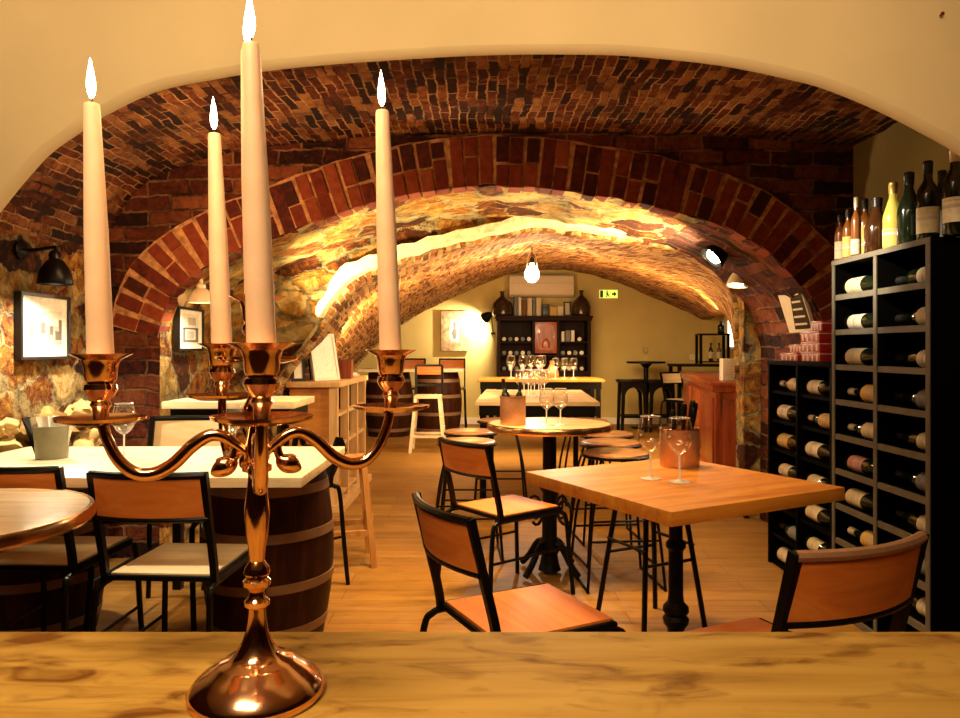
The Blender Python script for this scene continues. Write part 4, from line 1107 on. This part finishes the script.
# red tins on the low rack
def tin_mesh(w, l, h):
    return MB().box(-w/2,w/2,-l/2,l/2,0,h*0.74)
def make_tin(label, loc, w=0.10, l=0.2, h=0.0495):
    t = thing('red_tin', label, 'tin', loc, 0, 'red tins on the low rack')
    part('box', tin_mesh(w,l,h), M['red_tin'], t, 0.004)
    part('lid', MB().box(-w/2-0.002,w/2+0.002,-l/2-0.002,l/2+0.002,h*0.74,h), M['red_tin'], t, 0.003)
    part('stripe', MB().box(-w/2-0.0025,w/2+0.0025,-l/2-0.0025,l/2+0.0025,h*0.72,h*0.80), M['tin_white'], t, label='pale line under the lid')
    for i in range(4):
        y = -l/2 + l*(0.14+0.24*i)
        part('stripe', MB().box(-w/2-0.0012,w/2+0.0012,y-0.008,y+0.008,0.003,h*0.70), M['tin_white'], t, label='pale upright stripe')
    return t
LZ = 1.1125
t0 = make_tin('red tin at the bottom of the tall stack on low rack, front row', (1.685,3.565,LZ))
for k, nm in ((1,'second'),(2,'third')):
    dup(t0, (1.685,3.565+0.003*k,LZ+0.050*k), 0, 'red tin in the %s layer of the tall stack on low rack, front row' % nm)
for k, nm in ((0,'bottom'),(1,'second'),(2,'third')):
    dup(t0, (1.80,3.56,LZ+0.050*k), 0, 'red tin in the %s layer of the stack, row behind next to wall' % nm)
dup(t0, (1.70,3.545,LZ+0.15), 0, 'single red tin on top of the tall stack of tins', None, (0.9,0.62,1))
dup(t0, (1.685,3.815,LZ), 0, 'red tin lying apart at the far end of the low rack top', None, (1,1.05,0.85))
dup(t0, (1.70,3.765,LZ+0.0435), 0, 'smaller red tin resting on the far single tin', None, (1,0.75,0.85))

# black and white poster beyond the tins
t = thing('framed_poster', 'black and white framed poster on the arch side above the red tins', 'picture', (1.905, 4.27, 1.275)); t.rotation_euler = (0, -0.30, 0)
part('frame', MB().box(0,0.02,-0.16,0.16,0,0.30), M['white'], t)
part('print', MB().extrude_x([(0.06,0.02),(-0.02,0.28),(-0.15,0.28),(-0.15,0.02)], -0.003, 0.0), M['black'], t)
for i in range(5):
    z = 0.045+0.045*i
    part('white_bar', MB().box(-0.006,-0.003,-0.12,0.035-0.015*i,z,z+0.012), M['white'], t)

# ------------------------------------------------------------------ wall lamps and pictures on the left
def bell_lamp(label, mount, shade, shadem, power, tilt=(0,0,0), sr=0.075, sh=0.12, col=WHITE, mountn=(1,0,0)):
    """mount: point on the wall; shade: centre of the mouth"""
    t = thing('wall_lamp', label, 'lamp', mount)
    Mv = Vector(mount); S = Vector(shade) - Mv
    R = Matrix.Rotation(tilt[2],4,'Z') @ Matrix.Rotation(tilt[1],4,'Y') @ Matrix.Rotation(tilt[0],4,'X')
    q = Vector(mountn).to_track_quat('Z','Y').to_matrix().to_4x4()
    part('wall_plate', MB().lathe([(0,0.002),(0.045,0.002),(0.045,0.012),(0.02,0.028),(0,0.03)], 24, (0,0,0), q), shadem, t)
    neck = S + R @ Vector((0,0,sh*1.02))
    part('arm', MB().tube(spline([Vector(mountn)*0.02, Vector(mountn)*0.07+Vector((0,0,0.0)), neck+R @ Vector((0,0,0.015)), neck],5), 0.0085, 8), shadem, t)
    pf = [(sr,0.0),(sr*1.01,0.004),(sr*0.96,sh*0.25),(sr*0.80,sh*0.48),(sr*0.52,sh*0.68),(sr*0.36,sh*0.76),(sr*0.36,sh*0.92),(sr*0.25,sh*1.0),(sr*0.10,sh*1.04)]
    s = part('shade', MB().shell(pf, 32, S, R), shadem, t)
    so = s.modifiers.new('thick','SOLIDIFY'); so.thickness = 0.002
    part('bulb', MB().lathe([(0,0.012),(0.018,0.016),(0.026,0.034),(0.022,0.055),(0.012,0.072),(0,0.074)], 16, S, R), M['bulb'], t)
    l = bpy.data.lights.new('lamp_light','SPOT'); l.energy = power; l.color = col; l.spot_size = math.radians(150); l.spot_blend = 0.6; l.shadow_soft_size = 0.02
    o = bpy.data.objects.new('lamp_light', l); COL.objects.link(o); o.parent = t; o.location = S + R @ Vector((0,0,0.004))
    o.rotation_euler = R.to_euler()
    return t
bell_lamp('black bell-shaped wall lamp above the left picture', (-2.09,3.27,1.625), (-1.90,3.22,1.462), M['black'], 60, sr=0.072, sh=0.15)
bell_lamp('small cream bell lamp over the second picture inside the arch', (-1.74,4.18,1.47), (-1.60,4.13,1.440), M['enamel'], 22, sr=0.072, sh=0.11)

def picture(label, X, y0, y1, z0, z1, scene):
    t = thing('framed_picture', label, 'picture', (X, (y0+y1)/2, z0))
    w, h = y1-y0, z1-z0
    fr = MB()
    b = 0.014
    fr.box(-0.012,0.022,-w/2,w/2,0,b).box(-0.012,0.022,-w/2,w/2,h-b,h).box(-0.012,0.022,-w/2,-w/2+b,b,h-b).box(-0.012,0.022,w/2-b,w/2,b,h-b)
    part('frame', fr, M['frame'], t)
    part('mat', MB().box(-0.010,0.010,-w/2+b,w/2-b,b,h-b), M['mat'], t)
    for nm, m, boxes in scene:
        for (a, c, e, f) in boxes: part(nm, MB().box(0.010,0.0125 if nm != 'print_paper' else 0.011,-w/2+a*w,-w/2+c*w,e*h,f*h), m, t)
    return t
M['print_paper'] = paper('print_paper', (0.70, 0.64, 0.54))
picture('large black-framed street photograph on stone wall under the black lamp', -2.085, 3.24, 3.63, 1.125, 1.435,
        [('print_paper', M['print_paper'], [(0.15,0.85,0.2,0.75)]),
         ('print_dark', M['print'], [(0.17,0.27,0.38,0.56),(0.40,0.49,0.40,0.57),(0.58,0.66,0.38,0.52),(0.70,0.84,0.30,0.44),(0.78,0.84,0.44,0.62)]),
         ('print_grey', M['print_mid'], [(0.27,0.40,0.38,0.50),(0.49,0.58,0.36,0.54),(0.66,0.78,0.44,0.52),(0.56,0.70,0.30,0.38),(0.66,0.84,0.24,0.30),(0.17,0.40,0.34,0.38)])])
picture('small black-framed interior photograph inside the arch below cream lamp', -1.775, 4.20, 4.58, 1.165, 1.425,
        [('print_paper', M['print_paper'], [(0.18,0.82,0.18,0.86)]),
         ('print_dark', M['print'], [(0.20,0.80,0.20,0.26),(0.20,0.28,0.26,0.52),(0.70,0.80,0.26,0.52),(0.20,0.80,0.50,0.54)]),
         ('print_grey', M['print_mid'], [(0.34,0.62,0.28,0.46),(0.40,0.70,0.60,0.78)])])
# iron nail in the plaster above the counter
solid('wall_nail', 'small rusty nail in the plaster at upper right', 'nail', MB().lathe([(0,0),(0.006,0),(0.006,0.003),(0.002,0.004),(0.002,0.03),(0,0.03)],12, (0,0,0), Matrix.Rotation(math.radians(-90),4,'X')), M['foil_red'], ((942-480)/F*2.29, 2.285, EYE+(350-14)/F*2.29))

# lamps on the right side of the arches
def cone_lamp(label, mount, mouth, direction, shadem, power, sr=0.085, sh=0.15):
    t = thing('spot_lamp', label, 'lamp', mount)
    Mv = Vector(mount); S = Vector(mouth)-Mv; dv = -Vector(direction).normalized()
    R = dv.to_track_quat('Z','Y').to_matrix().to_4x4()
    s = part('shade', MB().shell([(sr,0),(sr*0.97,sh*0.1),(sr*0.80,sh*0.45),(sr*0.60,sh*0.75),(sr*0.42,sh*0.95),(sr*0.1,sh)], 32, S, R), shadem, t)
    so = s.modifiers.new('thick','SOLIDIFY'); so.thickness = 0.003
    part('bulb', MB().lathe([(0,0.008),(sr*0.55,0.012),(sr*0.62,0.03),(sr*0.4,0.06),(0,0.08)], 20, S, R), M['bulb'], t)
    part('arm', MB().tube(spline([Vector((0,0,0)), (S+R@Vector((0,0,sh)))*0.5+Vector((0,0,0.02)), S+R@Vector((0,0,sh*0.98))],5), 0.009, 8), M['black'], t)
    part('wall_plate', MB().lathe([(0,-0.02),(0.035,-0.02),(0.035,0.01),(0,0.01)], 20), M['black'], t)
    l = bpy.data.lights.new('lamp_light','SPOT'); l.energy = power; l.color = WHITE; l.spot_size = math.radians(120); l.spot_blend = 0.6; l.shadow_soft_size = 0.03
    o = bpy.data.objects.new('lamp_light', l); COL.objects.link(o); o.parent = t; o.location = S - R@Vector((0,0,0.004)); o.rotation_euler = R.to_euler()
    return t
p1 = P(711,259,4.5); m1 = P(733,240,4.5)
cone_lamp('black conical spot lamp under the brick arch at right, pointing left', m1+Vector((0.02,0,0.0)), p1, (-0.72,-0.12,-0.62), M['black'], 18)
p2 = P(737,286,4.75); m2_ = P(748,272,4.75)
cone_lamp('small cream spot lamp low on the right arch pier, farther back', m2_+Vector((0.02,0,0.0)), p2, (-0.15,-0.15,-1.0), M['enamel'], 12, 0.07, 0.10)

# pendant bulb
pb_ = P(532,272,6.5)
t = thing('pendant_lamp', 'bright bare bulb pendant hanging from the middle of the far vault', 'lamp', pb_)
part('bulb', MB().lathe([(0,-0.095),(0.035,-0.088),(0.064,-0.05),(0.068,-0.01),(0.05,0.03),(0.022,0.06),(0.018,0.08),(0,0.08)], 24), M['bulb_hot'] if 'bulb_hot' in M else M['bulb'], t)
part('socket', MB().lathe([(0,0.078),(0.022,0.078),(0.022,0.12),(0.008,0.135),(0,0.135)], 16), M['black'], t)
part('cage', MB().tube([(0.052,0,0.03),(0.035,0,0.14),(0.01,0,0.19),(-0.01,0,0.19),(-0.035,0,0.14),(-0.052,0,0.03)], 0.004, 6), M['steel'], t)
part('cord', MB().tube([(0,0,0.13),(0,0,0.34)], 0.004, 6), M['black'], t)
l = bpy.data.lights.new('pendant_light','POINT'); l.energy = 75; l.color = WHITE; l.shadow_soft_size = 0.05
o = bpy.data.objects.new('pendant_light', l); COL.objects.link(o); o.parent = t; o.location = (0,0,-0.12)
t = thing('ceiling_spot', 'small white cylinder spotlight on the vault right of the pendant bulb', 'lamp', P(557,226,5.6))
part('body', MB().lathe([(0,-0.10),(0.022,-0.10),(0.025,-0.09),(0.025,0.03),(0.01,0.04),(0,0.04)], 20), M['white'], t)
part('stem', MB().tube([(0,0,0.035),(0,0,0.11)], 0.006, 6), M['steel'], t)

# ------------------------------------------------------------------ far room: left side
t = thing('side_counter', 'light oak service counter along the left wall beyond the stone arch', 'counter', (-1.03,5.2,0))
part('top', MB().box(-0.37,0.02,-0.02,1.30,0.90,0.94), M['oak_pale'], t, 0.003)
part('front_panel', MB().box(-0.35,-0.06,0.02,0.05,0.0,0.90), M['beech'], t)
part('back_panel', MB().box(-0.36,-0.34,0.05,1.26,0.0,0.90), M['oak_pale'], t)
for y in (0.0, 0.42, 0.84, 1.24): part('post', MB().box(-0.06,0.0,y,y+0.05,0,0.90), M['oak_pale'], t)
for z in (0.08, 0.45, 0.68): part('shelf', MB().box(-0.34,-0.01,0.05,1.24,z,z+0.025), M['oak_pale'], t)
part('plinth', MB().box(-0.36,0.05,-0.02,1.32,0,0.05), M['oak_pale'], t)
for i, (y, z) in enumerate(((0.55,0.70),(0.75,0.70),(1.0,0.70),(0.6,0.475),(1.02,0.475))):
    solid('wine_case', ['dark wooden case, near one on the top shelf of the side counter','dark wooden case, middle one on the top shelf of side counter','dark wooden case, far one on the top shelf of side counter','dark wooden case, near one on the middle shelf of side counter','dark wooden case, far one on the middle shelf of side counter'][i], 'box',
          MB().box(-0.12,0.12,-0.07,0.07,0,0.17).box(-0.13,-0.12,-0.07,0.07,0.14,0.17), M['walnut'], (-1.03-0.17,5.2+y,z+0.006), 0, 'cases on the side counter shelves', 0.004)
def leaning(label, loc, w, h, rz, lean, fm, im):
    t = thing('leaning_frame', label, 'picture frame', loc); t.rotation_euler = (lean, 0, rz)
    b = 0.02
    part('frame', MB().box(-w/2,w/2,-0.01,0.01,0,b).box(-w/2,w/2,-0.01,0.01,h-b,h).box(-w/2,-w/2+b,-0.01,0.01,b,h-b).box(w/2-b,w/2,-0.01,0.01,b,h-b), fm, t)
    part('picture', MB().box(-w/2+b,w/2-b,-0.004,0.004,b,h-b), im, t)
    return t
leaning('tall framed mirror leaning on the side counter, nearest of the frames', (-1.15,5.42,0.941), 0.24, 0.36, 0.9, -0.22, M['white'], M['mat'])
leaning('dark framed chalkboard leaning behind the pale frame on side counter', (-1.24,5.62,0.941), 0.20, 0.42, 0.9, -0.16, M['frame'], M['print_mid'])
leaning('small dark framed card standing at the near left end of side counter', (-1.33,5.27,0.941), 0.10, 0.17, 0.4, -0.15, M['frame'], M['mat'])
solid('basket', 'dark reddish box on the side counter in front of leaning frames', 'box', MB().box(-0.11,0.11,-0.09,0.09,0,0.008).box(-0.12,0.12,-0.10,-0.09,0,0.15).box(-0.12,0.12,0.09,0.10,0,0.15).box(-0.12,-0.11,-0.09,0.09,0,0.15).box(0.11,0.12,-0.09,0.09,0,0.15), M['mahogany'], (-1.16,5.86,0.941), 0.1)
solid('paper_stack', 'heap of pale papers on the far end of the side counter', 'papers', MB().box(-0.10,0.10,-0.14,0.14,0,0.012).box(-0.09,0.10,-0.12,0.13,0.012,0.022,Matrix.Rotation(0.2,4,'Z')).box(-0.10,0.08,-0.13,0.12,0.022,0.030,Matrix.Rotation(-0.25,4,'Z')), M['napkin'], (-1.17,6.25,0.941), 0.2)
# rear barrels with a plank top and chairs
barrel('dark oak barrel at the back left under the pale plank', (-0.58,9.9,0), 0.33, 0.875)
barrel('dark oak barrel at the back left, half hidden behind the candelabra', (-1.25,9.9,0), 0.33, 0.875)
t = thing('plank_table_top', 'pale plank top lying across two barrels at the back left', 'table', (-0.90,9.85,0))
part('plank_top', MB().box(-0.72,0.68,-0.30,0.30,0.876,0.915), M['bleached'], t, 0.003)
cr = make_chair('plywood-backed high chair behind the rear barrel plank, before the back wall', h=0.62, backh=1.04); place(cr, -0.42, 10.62, 180)
dup(cr, (-1.02,10.62,0), math.radians(180), 'plywood-backed high chair behind the rear plank, nearer the left wall')

# ------------------------------------------------------------------ back wall
def bx(x0, x1, yt, yb, d):
    a = P(x0, yb, d); b = P(x1, yt, d); return a.x, b.x, a.z, b.z
DD = 10.95
x0, x1, z0, z1 = bx(497, 591, 318, 400, DD)
W = x1-x0; H = z1
t = thing('dresser', 'dark carved walnut dresser with open shelves against the back wall', 'dresser', ((x0+x1)/2, DD, 0))
part('side_panel', MB().box(-W/2,-W/2+0.05,0,0.38,0,H), M['walnut'], t)
part('side_panel', MB().box(W/2-0.05,W/2,0,0.38,0,H), M['walnut'], t)
part('back_panel', MB().box(-W/2+0.05,W/2-0.05,0.36,0.38,0,H), M['walnut'], t)
part('cornice', MB().box(-W/2-0.03,W/2+0.03,-0.03,0.38,H,H+0.035).box(-W/2-0.015,W/2+0.015,-0.015,0.38,H-0.04,H), M['walnut'], t, 0.006)
dwx = -W/2+0.56
for x in (dwx, dwx+0.37): part('divider', MB().box(x-0.02,x+0.02,0.01,0.36,0.85,H-0.04), M['walnut'], t)
SH = [0.85, 1.09, 1.30]
for z in SH:
    part('shelf', MB().box(-W/2+0.05,W/2-0.05,0.02,0.36,z-0.02,z), M['walnut'], t)
dr = part('door', MB().box(dwx+0.02,dwx+0.35,0.0,0.025,1.12,H-0.06), M['mahogany'], t, 0.004, label='carved reddish middle door')
part('carved_panel', MB().box(dwx+0.07,dwx+0.30,-0.012,0.0,1.17,H-0.11).lathe([(0,0),(0.05,0.0),(0.07,0.06),(0.03,0.13),(0,0.15)],16,(dwx+0.185,-0.012,1.2),Matrix.Scale(0.3,4,(0,1,0))), M['mahogany'], dr, 0.004)
part('base_cabinet', MB().box(-W/2+0.05,W/2-0.05,0.01,0.36,0.06,0.83), M['walnut'], t)
for i in range(3):
    xx = -W/2+0.08+i*(W-0.16)/3
    d_ = part('door', MB().box(xx+0.01,xx+(W-0.16)/3-0.01,-0.012,0.01,0.1,0.8), M['walnut'], t, 0.004)
    part('knob', MB().lathe([(0,0),(0.012,0),(0.016,0.012),(0,0.02)],12,(xx+0.06,-0.012,0.48),Matrix.Rotation(math.radians(90),4,'X')), M['brass'], d_)
# bottles lying on the dresser shelves, ends towards the room
dxc = (x0+x1)/2
def endon(x, z, lab, grp, lm):
    b = thing('wine_bottle', lab, 'bottle', (x, DD+0.05, z+0.037), 0, grp)
    part('body', MB().lathe(bottle_prof(0.036,0.29), 16, (0,0,0), Matrix.Rotation(math.radians(-90),4,'X') @ Matrix.Translation((0,0,0))), M['green_glass'], b)
    part('punt', MB().lathe([(0,-0.001),(0.022,-0.0015),(0.03,0.0)], 16, (0,0,0), Matrix.Rotation(math.radians(-90),4,'X')), lm, b)
for z, zn in zip(SH, ('bottom','middle','top')):
    for i in range(5):
        endon(dxc-W/2+0.11+i*0.095, z, 'wine bottle lying on the %s shelf, left bay of the dresser' % zn, 'bottles on the %s left dresser shelf' % zn, M['white_label'] if (i+len(zn))%2 else M['grey_label'])
    if zn != 'top':
        for i in range(4):
            endon(dxc+dwx+0.45+i*0.095, z, 'wine bottle lying on the %s shelf, right bay of the dresser' % zn, 'bottles on the %s right dresser shelf' % zn, M['white_label'] if i%2 else M['grey_label'])
for i, (w, h, m) in enumerate(((0.04,0.15,'white_label'),(0.07,0.17,'grey_label'),(0.05,0.17,'white_label'))):
    solid('book', ['thin white book, first on the upper right dresser shelf','thick dark book between two white ones on the dresser shelf','thin white book beside the dark one, upper right dresser shelf'][i], 'book',
          MB().box(-w/2,w/2,0,0.12,0,h).box(-w/2+0.004,w/2-0.004,-0.003,0,h*0.7,h*0.8), M[m], (dxc+dwx+0.45+i*0.075, DD+0.05, 1.301), 0, 'books in the dresser')
endon(dxc+dwx+0.70, 1.30, 'wine bottle lying right of the books on the top dresser shelf', None, M['white_label'])
# on top of the dresser
def carboy(px, w, ytop, label):
    p = P(px, 318, DD+0.15); h = (316-ytop)/F*(DD+0.15); r = w/2/F*(DD+0.15)
    t = thing('glass_carboy', label, 'bottle', (p.x, DD+0.17, H+0.036), 0, 'carboys on the dresser')
    part('body', MB().lathe([(0,0),(r*0.85,0),(r,0.03),(r*1.0,h*0.38),(r*0.88,h*0.52),(r*0.55,h*0.68),(r*0.22,h*0.78),(r*0.18,h*0.92),(0,h*0.92)], 32), M['carboy'], t)
    part('lip', MB().lathe([(r*0.18,h*0.91),(r*0.24,h*0.92),(r*0.24,h),(r*0.16,h),(0,h*0.95)], 20), M['carboy'], t)
carboy(502.5, 21, 291, 'big dark glass carboy on the left end of the dresser top')
carboy(581.5, 19, 290, 'big dark glass carboy on the right end of the dresser top')
bkx = 514
bl = [(4,20,'grey_label','dark'),(3,19,'white_label','white'),(5,17,'walnutp','brown'),(5,18,'cream_label','cream'),(3,17,'grey_label','black'),(5,18,'cream_label','pale')]
M['walnutp'] = paper('brown_cloth', (0.15,0.07,0.03))
pos = ['next to the left carboy','second from the left carboy','third from the left carboy','fourth from the left carboy','fifth from the left carboy','last of the row from the left carboy']
for i, (w, h, m, cn) in enumerate(bl):
    p = P(bkx+w/2, 318, DD+0.12); ww = w/F*DD*0.92; hh = h/F*DD
    b = thing('book', '%s book standing on the dresser top, %s' % (cn, pos[i]), 'book', (p.x, DD+0.10, H+0.036), 0, 'books on the dresser top')
    part('cover', MB().box(-ww/2,ww/2,0,0.2,0,hh), M[m], b, 0.003)
    part('pages', MB().box(-ww/2+0.006,ww/2-0.006,0.004,0.19,hh,hh+0.003), M['white_label'], b)
    bkx += w+0.4
for i, (px, w, h, m, lab) in enumerate(((546,6,12,'frame','small dark framed photograph on dresser top, right of the books'),(553.5,7,9,'gold_label','low pale box on the middle of the dresser top'),(560.5,6,10,'cream_label','cream card box right of the dresser top middle'))):
    p = P(px, 318, DD+0.1); ww = w/F*DD; hh = h/F*DD
    b = thing('small_box', lab, 'box', (p.x, DD+0.12, H+0.036), 0, 'small boxes on the dresser')
    part('body', MB().box(-ww/2,ww/2,0,0.1,0,hh*0.8), M[m], b, 0.003)
    part('lid', MB().box(-ww/2-0.003,ww/2+0.003,-0.003,0.103,hh*0.8,hh), M[m], b, 0.003)
p = P(567.5, 318, DD+0.1)
leaning('dark frame standing on the dresser top beside the right carboy', (p.x, DD+0.12, H+0.037), 0.11, 0.22, 0.1, -0.06, M['frame'], M['print_mid'])
# air conditioner
x0, x1, z0, z1 = bx(509.5, 574, 274.5, 297, D3-0.22)
t = thing('air_conditioner', 'cream wall air conditioner above the dresser under the vault', 'air conditioner', ((x0+x1)/2, D3, z0))
w = x1-x0; h = z1-z0
part('casing', MB().extrude_x([(-0.20,0.04),(-0.21,0.08),(-0.21,h-0.03),(-0.18,h),(0,h),(0,0),(-0.14,0)], -w/2, w/2), M['ac'], t, 0.008)
part('louvre', MB().box(-w/2+0.04,w/2-0.04,-0.205,-0.15,0.022,0.036), M['print_mid'], t)
part('seam', MB().box(-w/2-0.001,w/2+0.001,-0.213,-0.10,h*0.62,h*0.635), M['print_mid'], t)
# exit sign
x0, x1, z0, z1 = bx(599.5, 617.5, 290, 298, D3-0.03)
t = thing('exit_sign', 'small green lit emergency exit sign on the back wall right of the dresser', 'sign', ((x0+x1)/2, D3, z0))
w = x1-x0; h = z1-z0
part('housing', MB().box(-w/2-0.012,w/2+0.012,-0.03,0,-0.012,h+0.012), M['ac'], t, 0.003)
part('panel', MB().box(-w/2,w/2,-0.034,-0.03,0,h), M['exit'], t)
part('arrow', MB().extrude([(w*0.18,h*0.38),(w*0.18,h*0.62),(w*0.30,h*0.62),(w*0.30,h*0.85),(w*0.45,h*0.5),(w*0.30,h*0.15),(w*0.30,h*0.38)], -0.037, -0.034), M['exit_dark'], t)
part('doorway', MB().box(-w*0.47,-w*0.30,-0.037,-0.034,h*0.06,h*0.94), M['exit_dark'], t)
part('running_figure', MB().lathe([(0,-0.001),(h*0.09,-0.001),(h*0.09,0.002),(0,0.002)],12,(-w*0.08,-0.036,h*0.82),Matrix.Rotation(math.radians(90),4,'X')).extrude([(-w*0.16,h*0.68),(-w*0.04,h*0.72),(0.0,h*0.45),(w*0.07,h*0.2),(w*0.04,h*0.1),(-w*0.04,h*0.36),(-w*0.10,h*0.1),(-w*0.2,h*0.1),(-w*0.12,h*0.25),(-w*0.11,h*0.5)], -0.037, -0.034), M['exit_dark'], t)
# painting and its lamp
x0, x1, z0, z1 = bx(441, 468, 311, 351, D3-0.05)
t = thing('canvas_painting', 'brown unframed canvas with a dark small figure on the back wall', 'painting', ((x0+x1)/2, D3, z0))
w = x1-x0; h = z1-z0
part('canvas', MB().box(-w/2,w/2,-0.05,0,0,h), M['canvas'], t, 0.004)
part('painted_patch', MB().extrude([(-w*0.16,h*0.25),(w*0.14,h*0.22),(w*0.18,h*0.5),(w*0.1,h*0.78),(-w*0.12,h*0.8),(-w*0.2,h*0.5)], -0.0525, -0.05), M['white_label'], t)
part('painted_figure', MB().extrude([(-w*0.04,h*0.3),(w*0.06,h*0.3),(w*0.10,h*0.48),(w*0.05,h*0.55),(w*0.07,h*0.68),(0.0,h*0.76),(-w*0.06,h*0.68),(-w*0.03,h*0.56),(-w*0.10,h*0.45)], -0.055, -0.0525), M['print'], t)
pm = P(493, 330, D3); pq = P(485, 318, D3-0.30)
cone_lamp('dark swivel wall lamp left of the dresser, lighting the back wall white', (pm.x, D3-0.02, pm.z-0.05), (pq.x, D3-0.30, pq.z), (-0.62, 0.62, -0.45), M['black'], 140, 0.085, 0.14)
# wall sockets
def socket(px, py, d, lab):
    p = P(px, py, d); t = thing('wall_socket', lab, 'socket', (p.x, d, p.z-0.04))
    part('plate', MB().box(-0.04,0.04,-0.010,0,0,0.08), M['white'], t, 0.003)
    part('insert', MB().lathe([(0,0),(0.026,0),(0.026,0.004),(0.020,0.0045),(0.018,0.001),(0,0.001)],20,(0,-0.010,0.04),Matrix.Rotation(math.radians(90),4,'X')), M['ac'], t)
socket(692, 357, D3, 'white wall socket at back right, left one of the pair')
socket(698, 357, D3, 'white wall socket at back right, right one of the pair')
socket(459, 408, D3, 'white wall socket low on the back wall beside the rear barrel')

# ------------------------------------------------------------------ far room: right side
t = thing('mahogany_bar', 'red mahogany bar counter behind the stone pier at right', 'counter', (2.07,6.33,0)); t.rotation_euler = (0,0,math.radians(-10.9))
part('worktop', MB().box(-0.05,0.42,-0.06,3.2,0.855,0.89), M['mahogany'], t, 0.006)
part('body', MB().box(0,0.36,0,3.15,0,0.855), M['mahogany'], t)
part('moulding', MB().box(-0.03,0.38,-0.035,3.17,0.80,0.855), M['mahogany'], t, 0.01)
part('plinth', MB().box(-0.02,0.37,-0.02,3.17,0,0.09), M['mahogany'], t, 0.005)
for i in range(3): part('side_panel', MB().box(-0.015,0,0.10+i*1.02,1.0+i*1.02,0.15,0.74), M['mahogany'], t, 0.006)
part('end_panel', MB().box(0.06,0.30,-0.015,0,0.15,0.74), M['mahogany'], t, 0.006)
for (x, y) in ((0.0,0.0),(0.33,0.0)):
    part('corbel', MB().extrude_x([(-0.03,0.80),(-0.03,0.72),(-0.015,0.62),(0,0.55),(0,0.80)], x, x+0.035), M['mahogany'], t, 0.003)
bxp = P(729, 381, 6.62)
b = thing('card_box', 'white printed carton standing on the near end of the mahogany bar', 'box', (bxp.x, 6.64, 0.891))
part('carton', MB().box(-0.065,0.065,-0.05,0.05,0,0.20), M['white_label'], b, 0.003)
for i in range(5): part('printed_line', MB().box(-0.045,0.03-0.006*i,-0.0512,-0.05,0.05+0.025*i,0.056+0.025*i), M['print_mid'], b)
b = make_bottle('dark bottle beside the white carton on the mahogany bar', None, M['green_glass'], None, M['foil_black'], r=0.034, h=0.22); b.location = (bxp.x+0.125, 6.62, 0.891)
# high tables at the back right
hp = P(646, 361, 10.8)
t = thing('pedestal_table', 'small round black high table with one post at back right', 'table', (hp.x,10.8,0))
part('tabletop', MB().lathe([(0,0.97),(0.29,0.97),(0.29,1.0),(0,1.0)],32), M['black'], t)
part('post', MB().lathe([(0.22,0),(0.22,0.02),(0.04,0.04),(0.035,0.9),(0.1,0.969)],24), M['black'], t)
def arch_stool(lab, loc):
    c = thing('bar_stool', lab, 'stool', loc, 0, 'black stools at the back table')
    part('seat', MB().box(-0.20,0.20,-0.18,0.18,0.70,0.745), M['black'], c, 0.008)
    for sy in (-1, 1):
        arc = [(-0.19,0.0),(-0.15,0.0),(-0.13,0.45)] + [(-0.13*math.cos(a), 0.5+0.14*math.sin(a)) for a in [math.pi*i/10 for i in range(11)]] + [(0.13,0.45),(0.15,0.0),(0.19,0.0),(0.17,0.70),(-0.17,0.70)]
        part('arched_side', MB().extrude(arc, sy*0.15-0.02, sy*0.15+0.02), M['black'], c)
    for s in (-1,1): part('stretcher', MB().box(-0.15+0*s,0.15,s*0.0-0.0+s*0.13-0.012,s*0.13+0.012,0.20,0.235), M['black'], c)
    return c
st = arch_stool('black stool with arched sides under the small back table, left one', (P(633,0,10.3).x,10.38,0))
dup(st, (P(661,0,10.3).x,10.38,0), 0, 'black stool with arched sides under the small back table, right one')
t = thing('rectangular_table', 'dark high table against the back wall behind the mahogany bar', 'table', (3.27,10.60,0))
part('tabletop', MB().box(-0.44,0.46,-0.28,0.28,0.93,0.965), M['walnut'], t, 0.003)
for x in (-0.40,0.42):
    for y in (-0.24,0.24): part('leg', MB().box(x-0.025,x+0.025,y-0.025,y+0.025,0,0.93), M['black'], t)
cb = make_chair('cream-backed black high chair beside the far end of the mahogany bar', backm=M['ply_pale'], seatm=M['ply_pale'], h=0.50, backh=0.86)
place(cb, 2.80, 9.82, -150)
t = thing('bottle_stand', 'small black open stand on the dark high table at back right', 'shelf', (3.42,10.60,0.966))
for x in (-0.2,0.2):
    for y in (-0.1,0.1): part('post', MB().box(x-0.018,x+0.018,y-0.018,y+0.018,0,0.42), M['black'], t)
part('shelf', MB().box(-0.22,0.22,-0.12,0.12,0.42,0.445), M['black'], t)
part('shelf', MB().box(-0.182,0.182,-0.082,0.082,0.02,0.04), M['black'], t)
b = make_bottle('short black bottle on top of the small black stand at back right', None, M['green_glass'], None, M['foil_black'], r=0.05, h=0.18); b.location = (3.55,10.6,1.412)
for i, (dx, lb) in enumerate(((-0.02,'amber bottle inside the small black stand, left one'),(0.10,'amber bottle inside the small black stand, right one'))):
    b = make_bottle(lb, 'bottles inside the small stand', M['amber'] if i else M['brown_glass'], M['cream_label'], M['foil_black'], r=0.032, h=0.27); b.location = (3.42+dx,10.6,1.007)
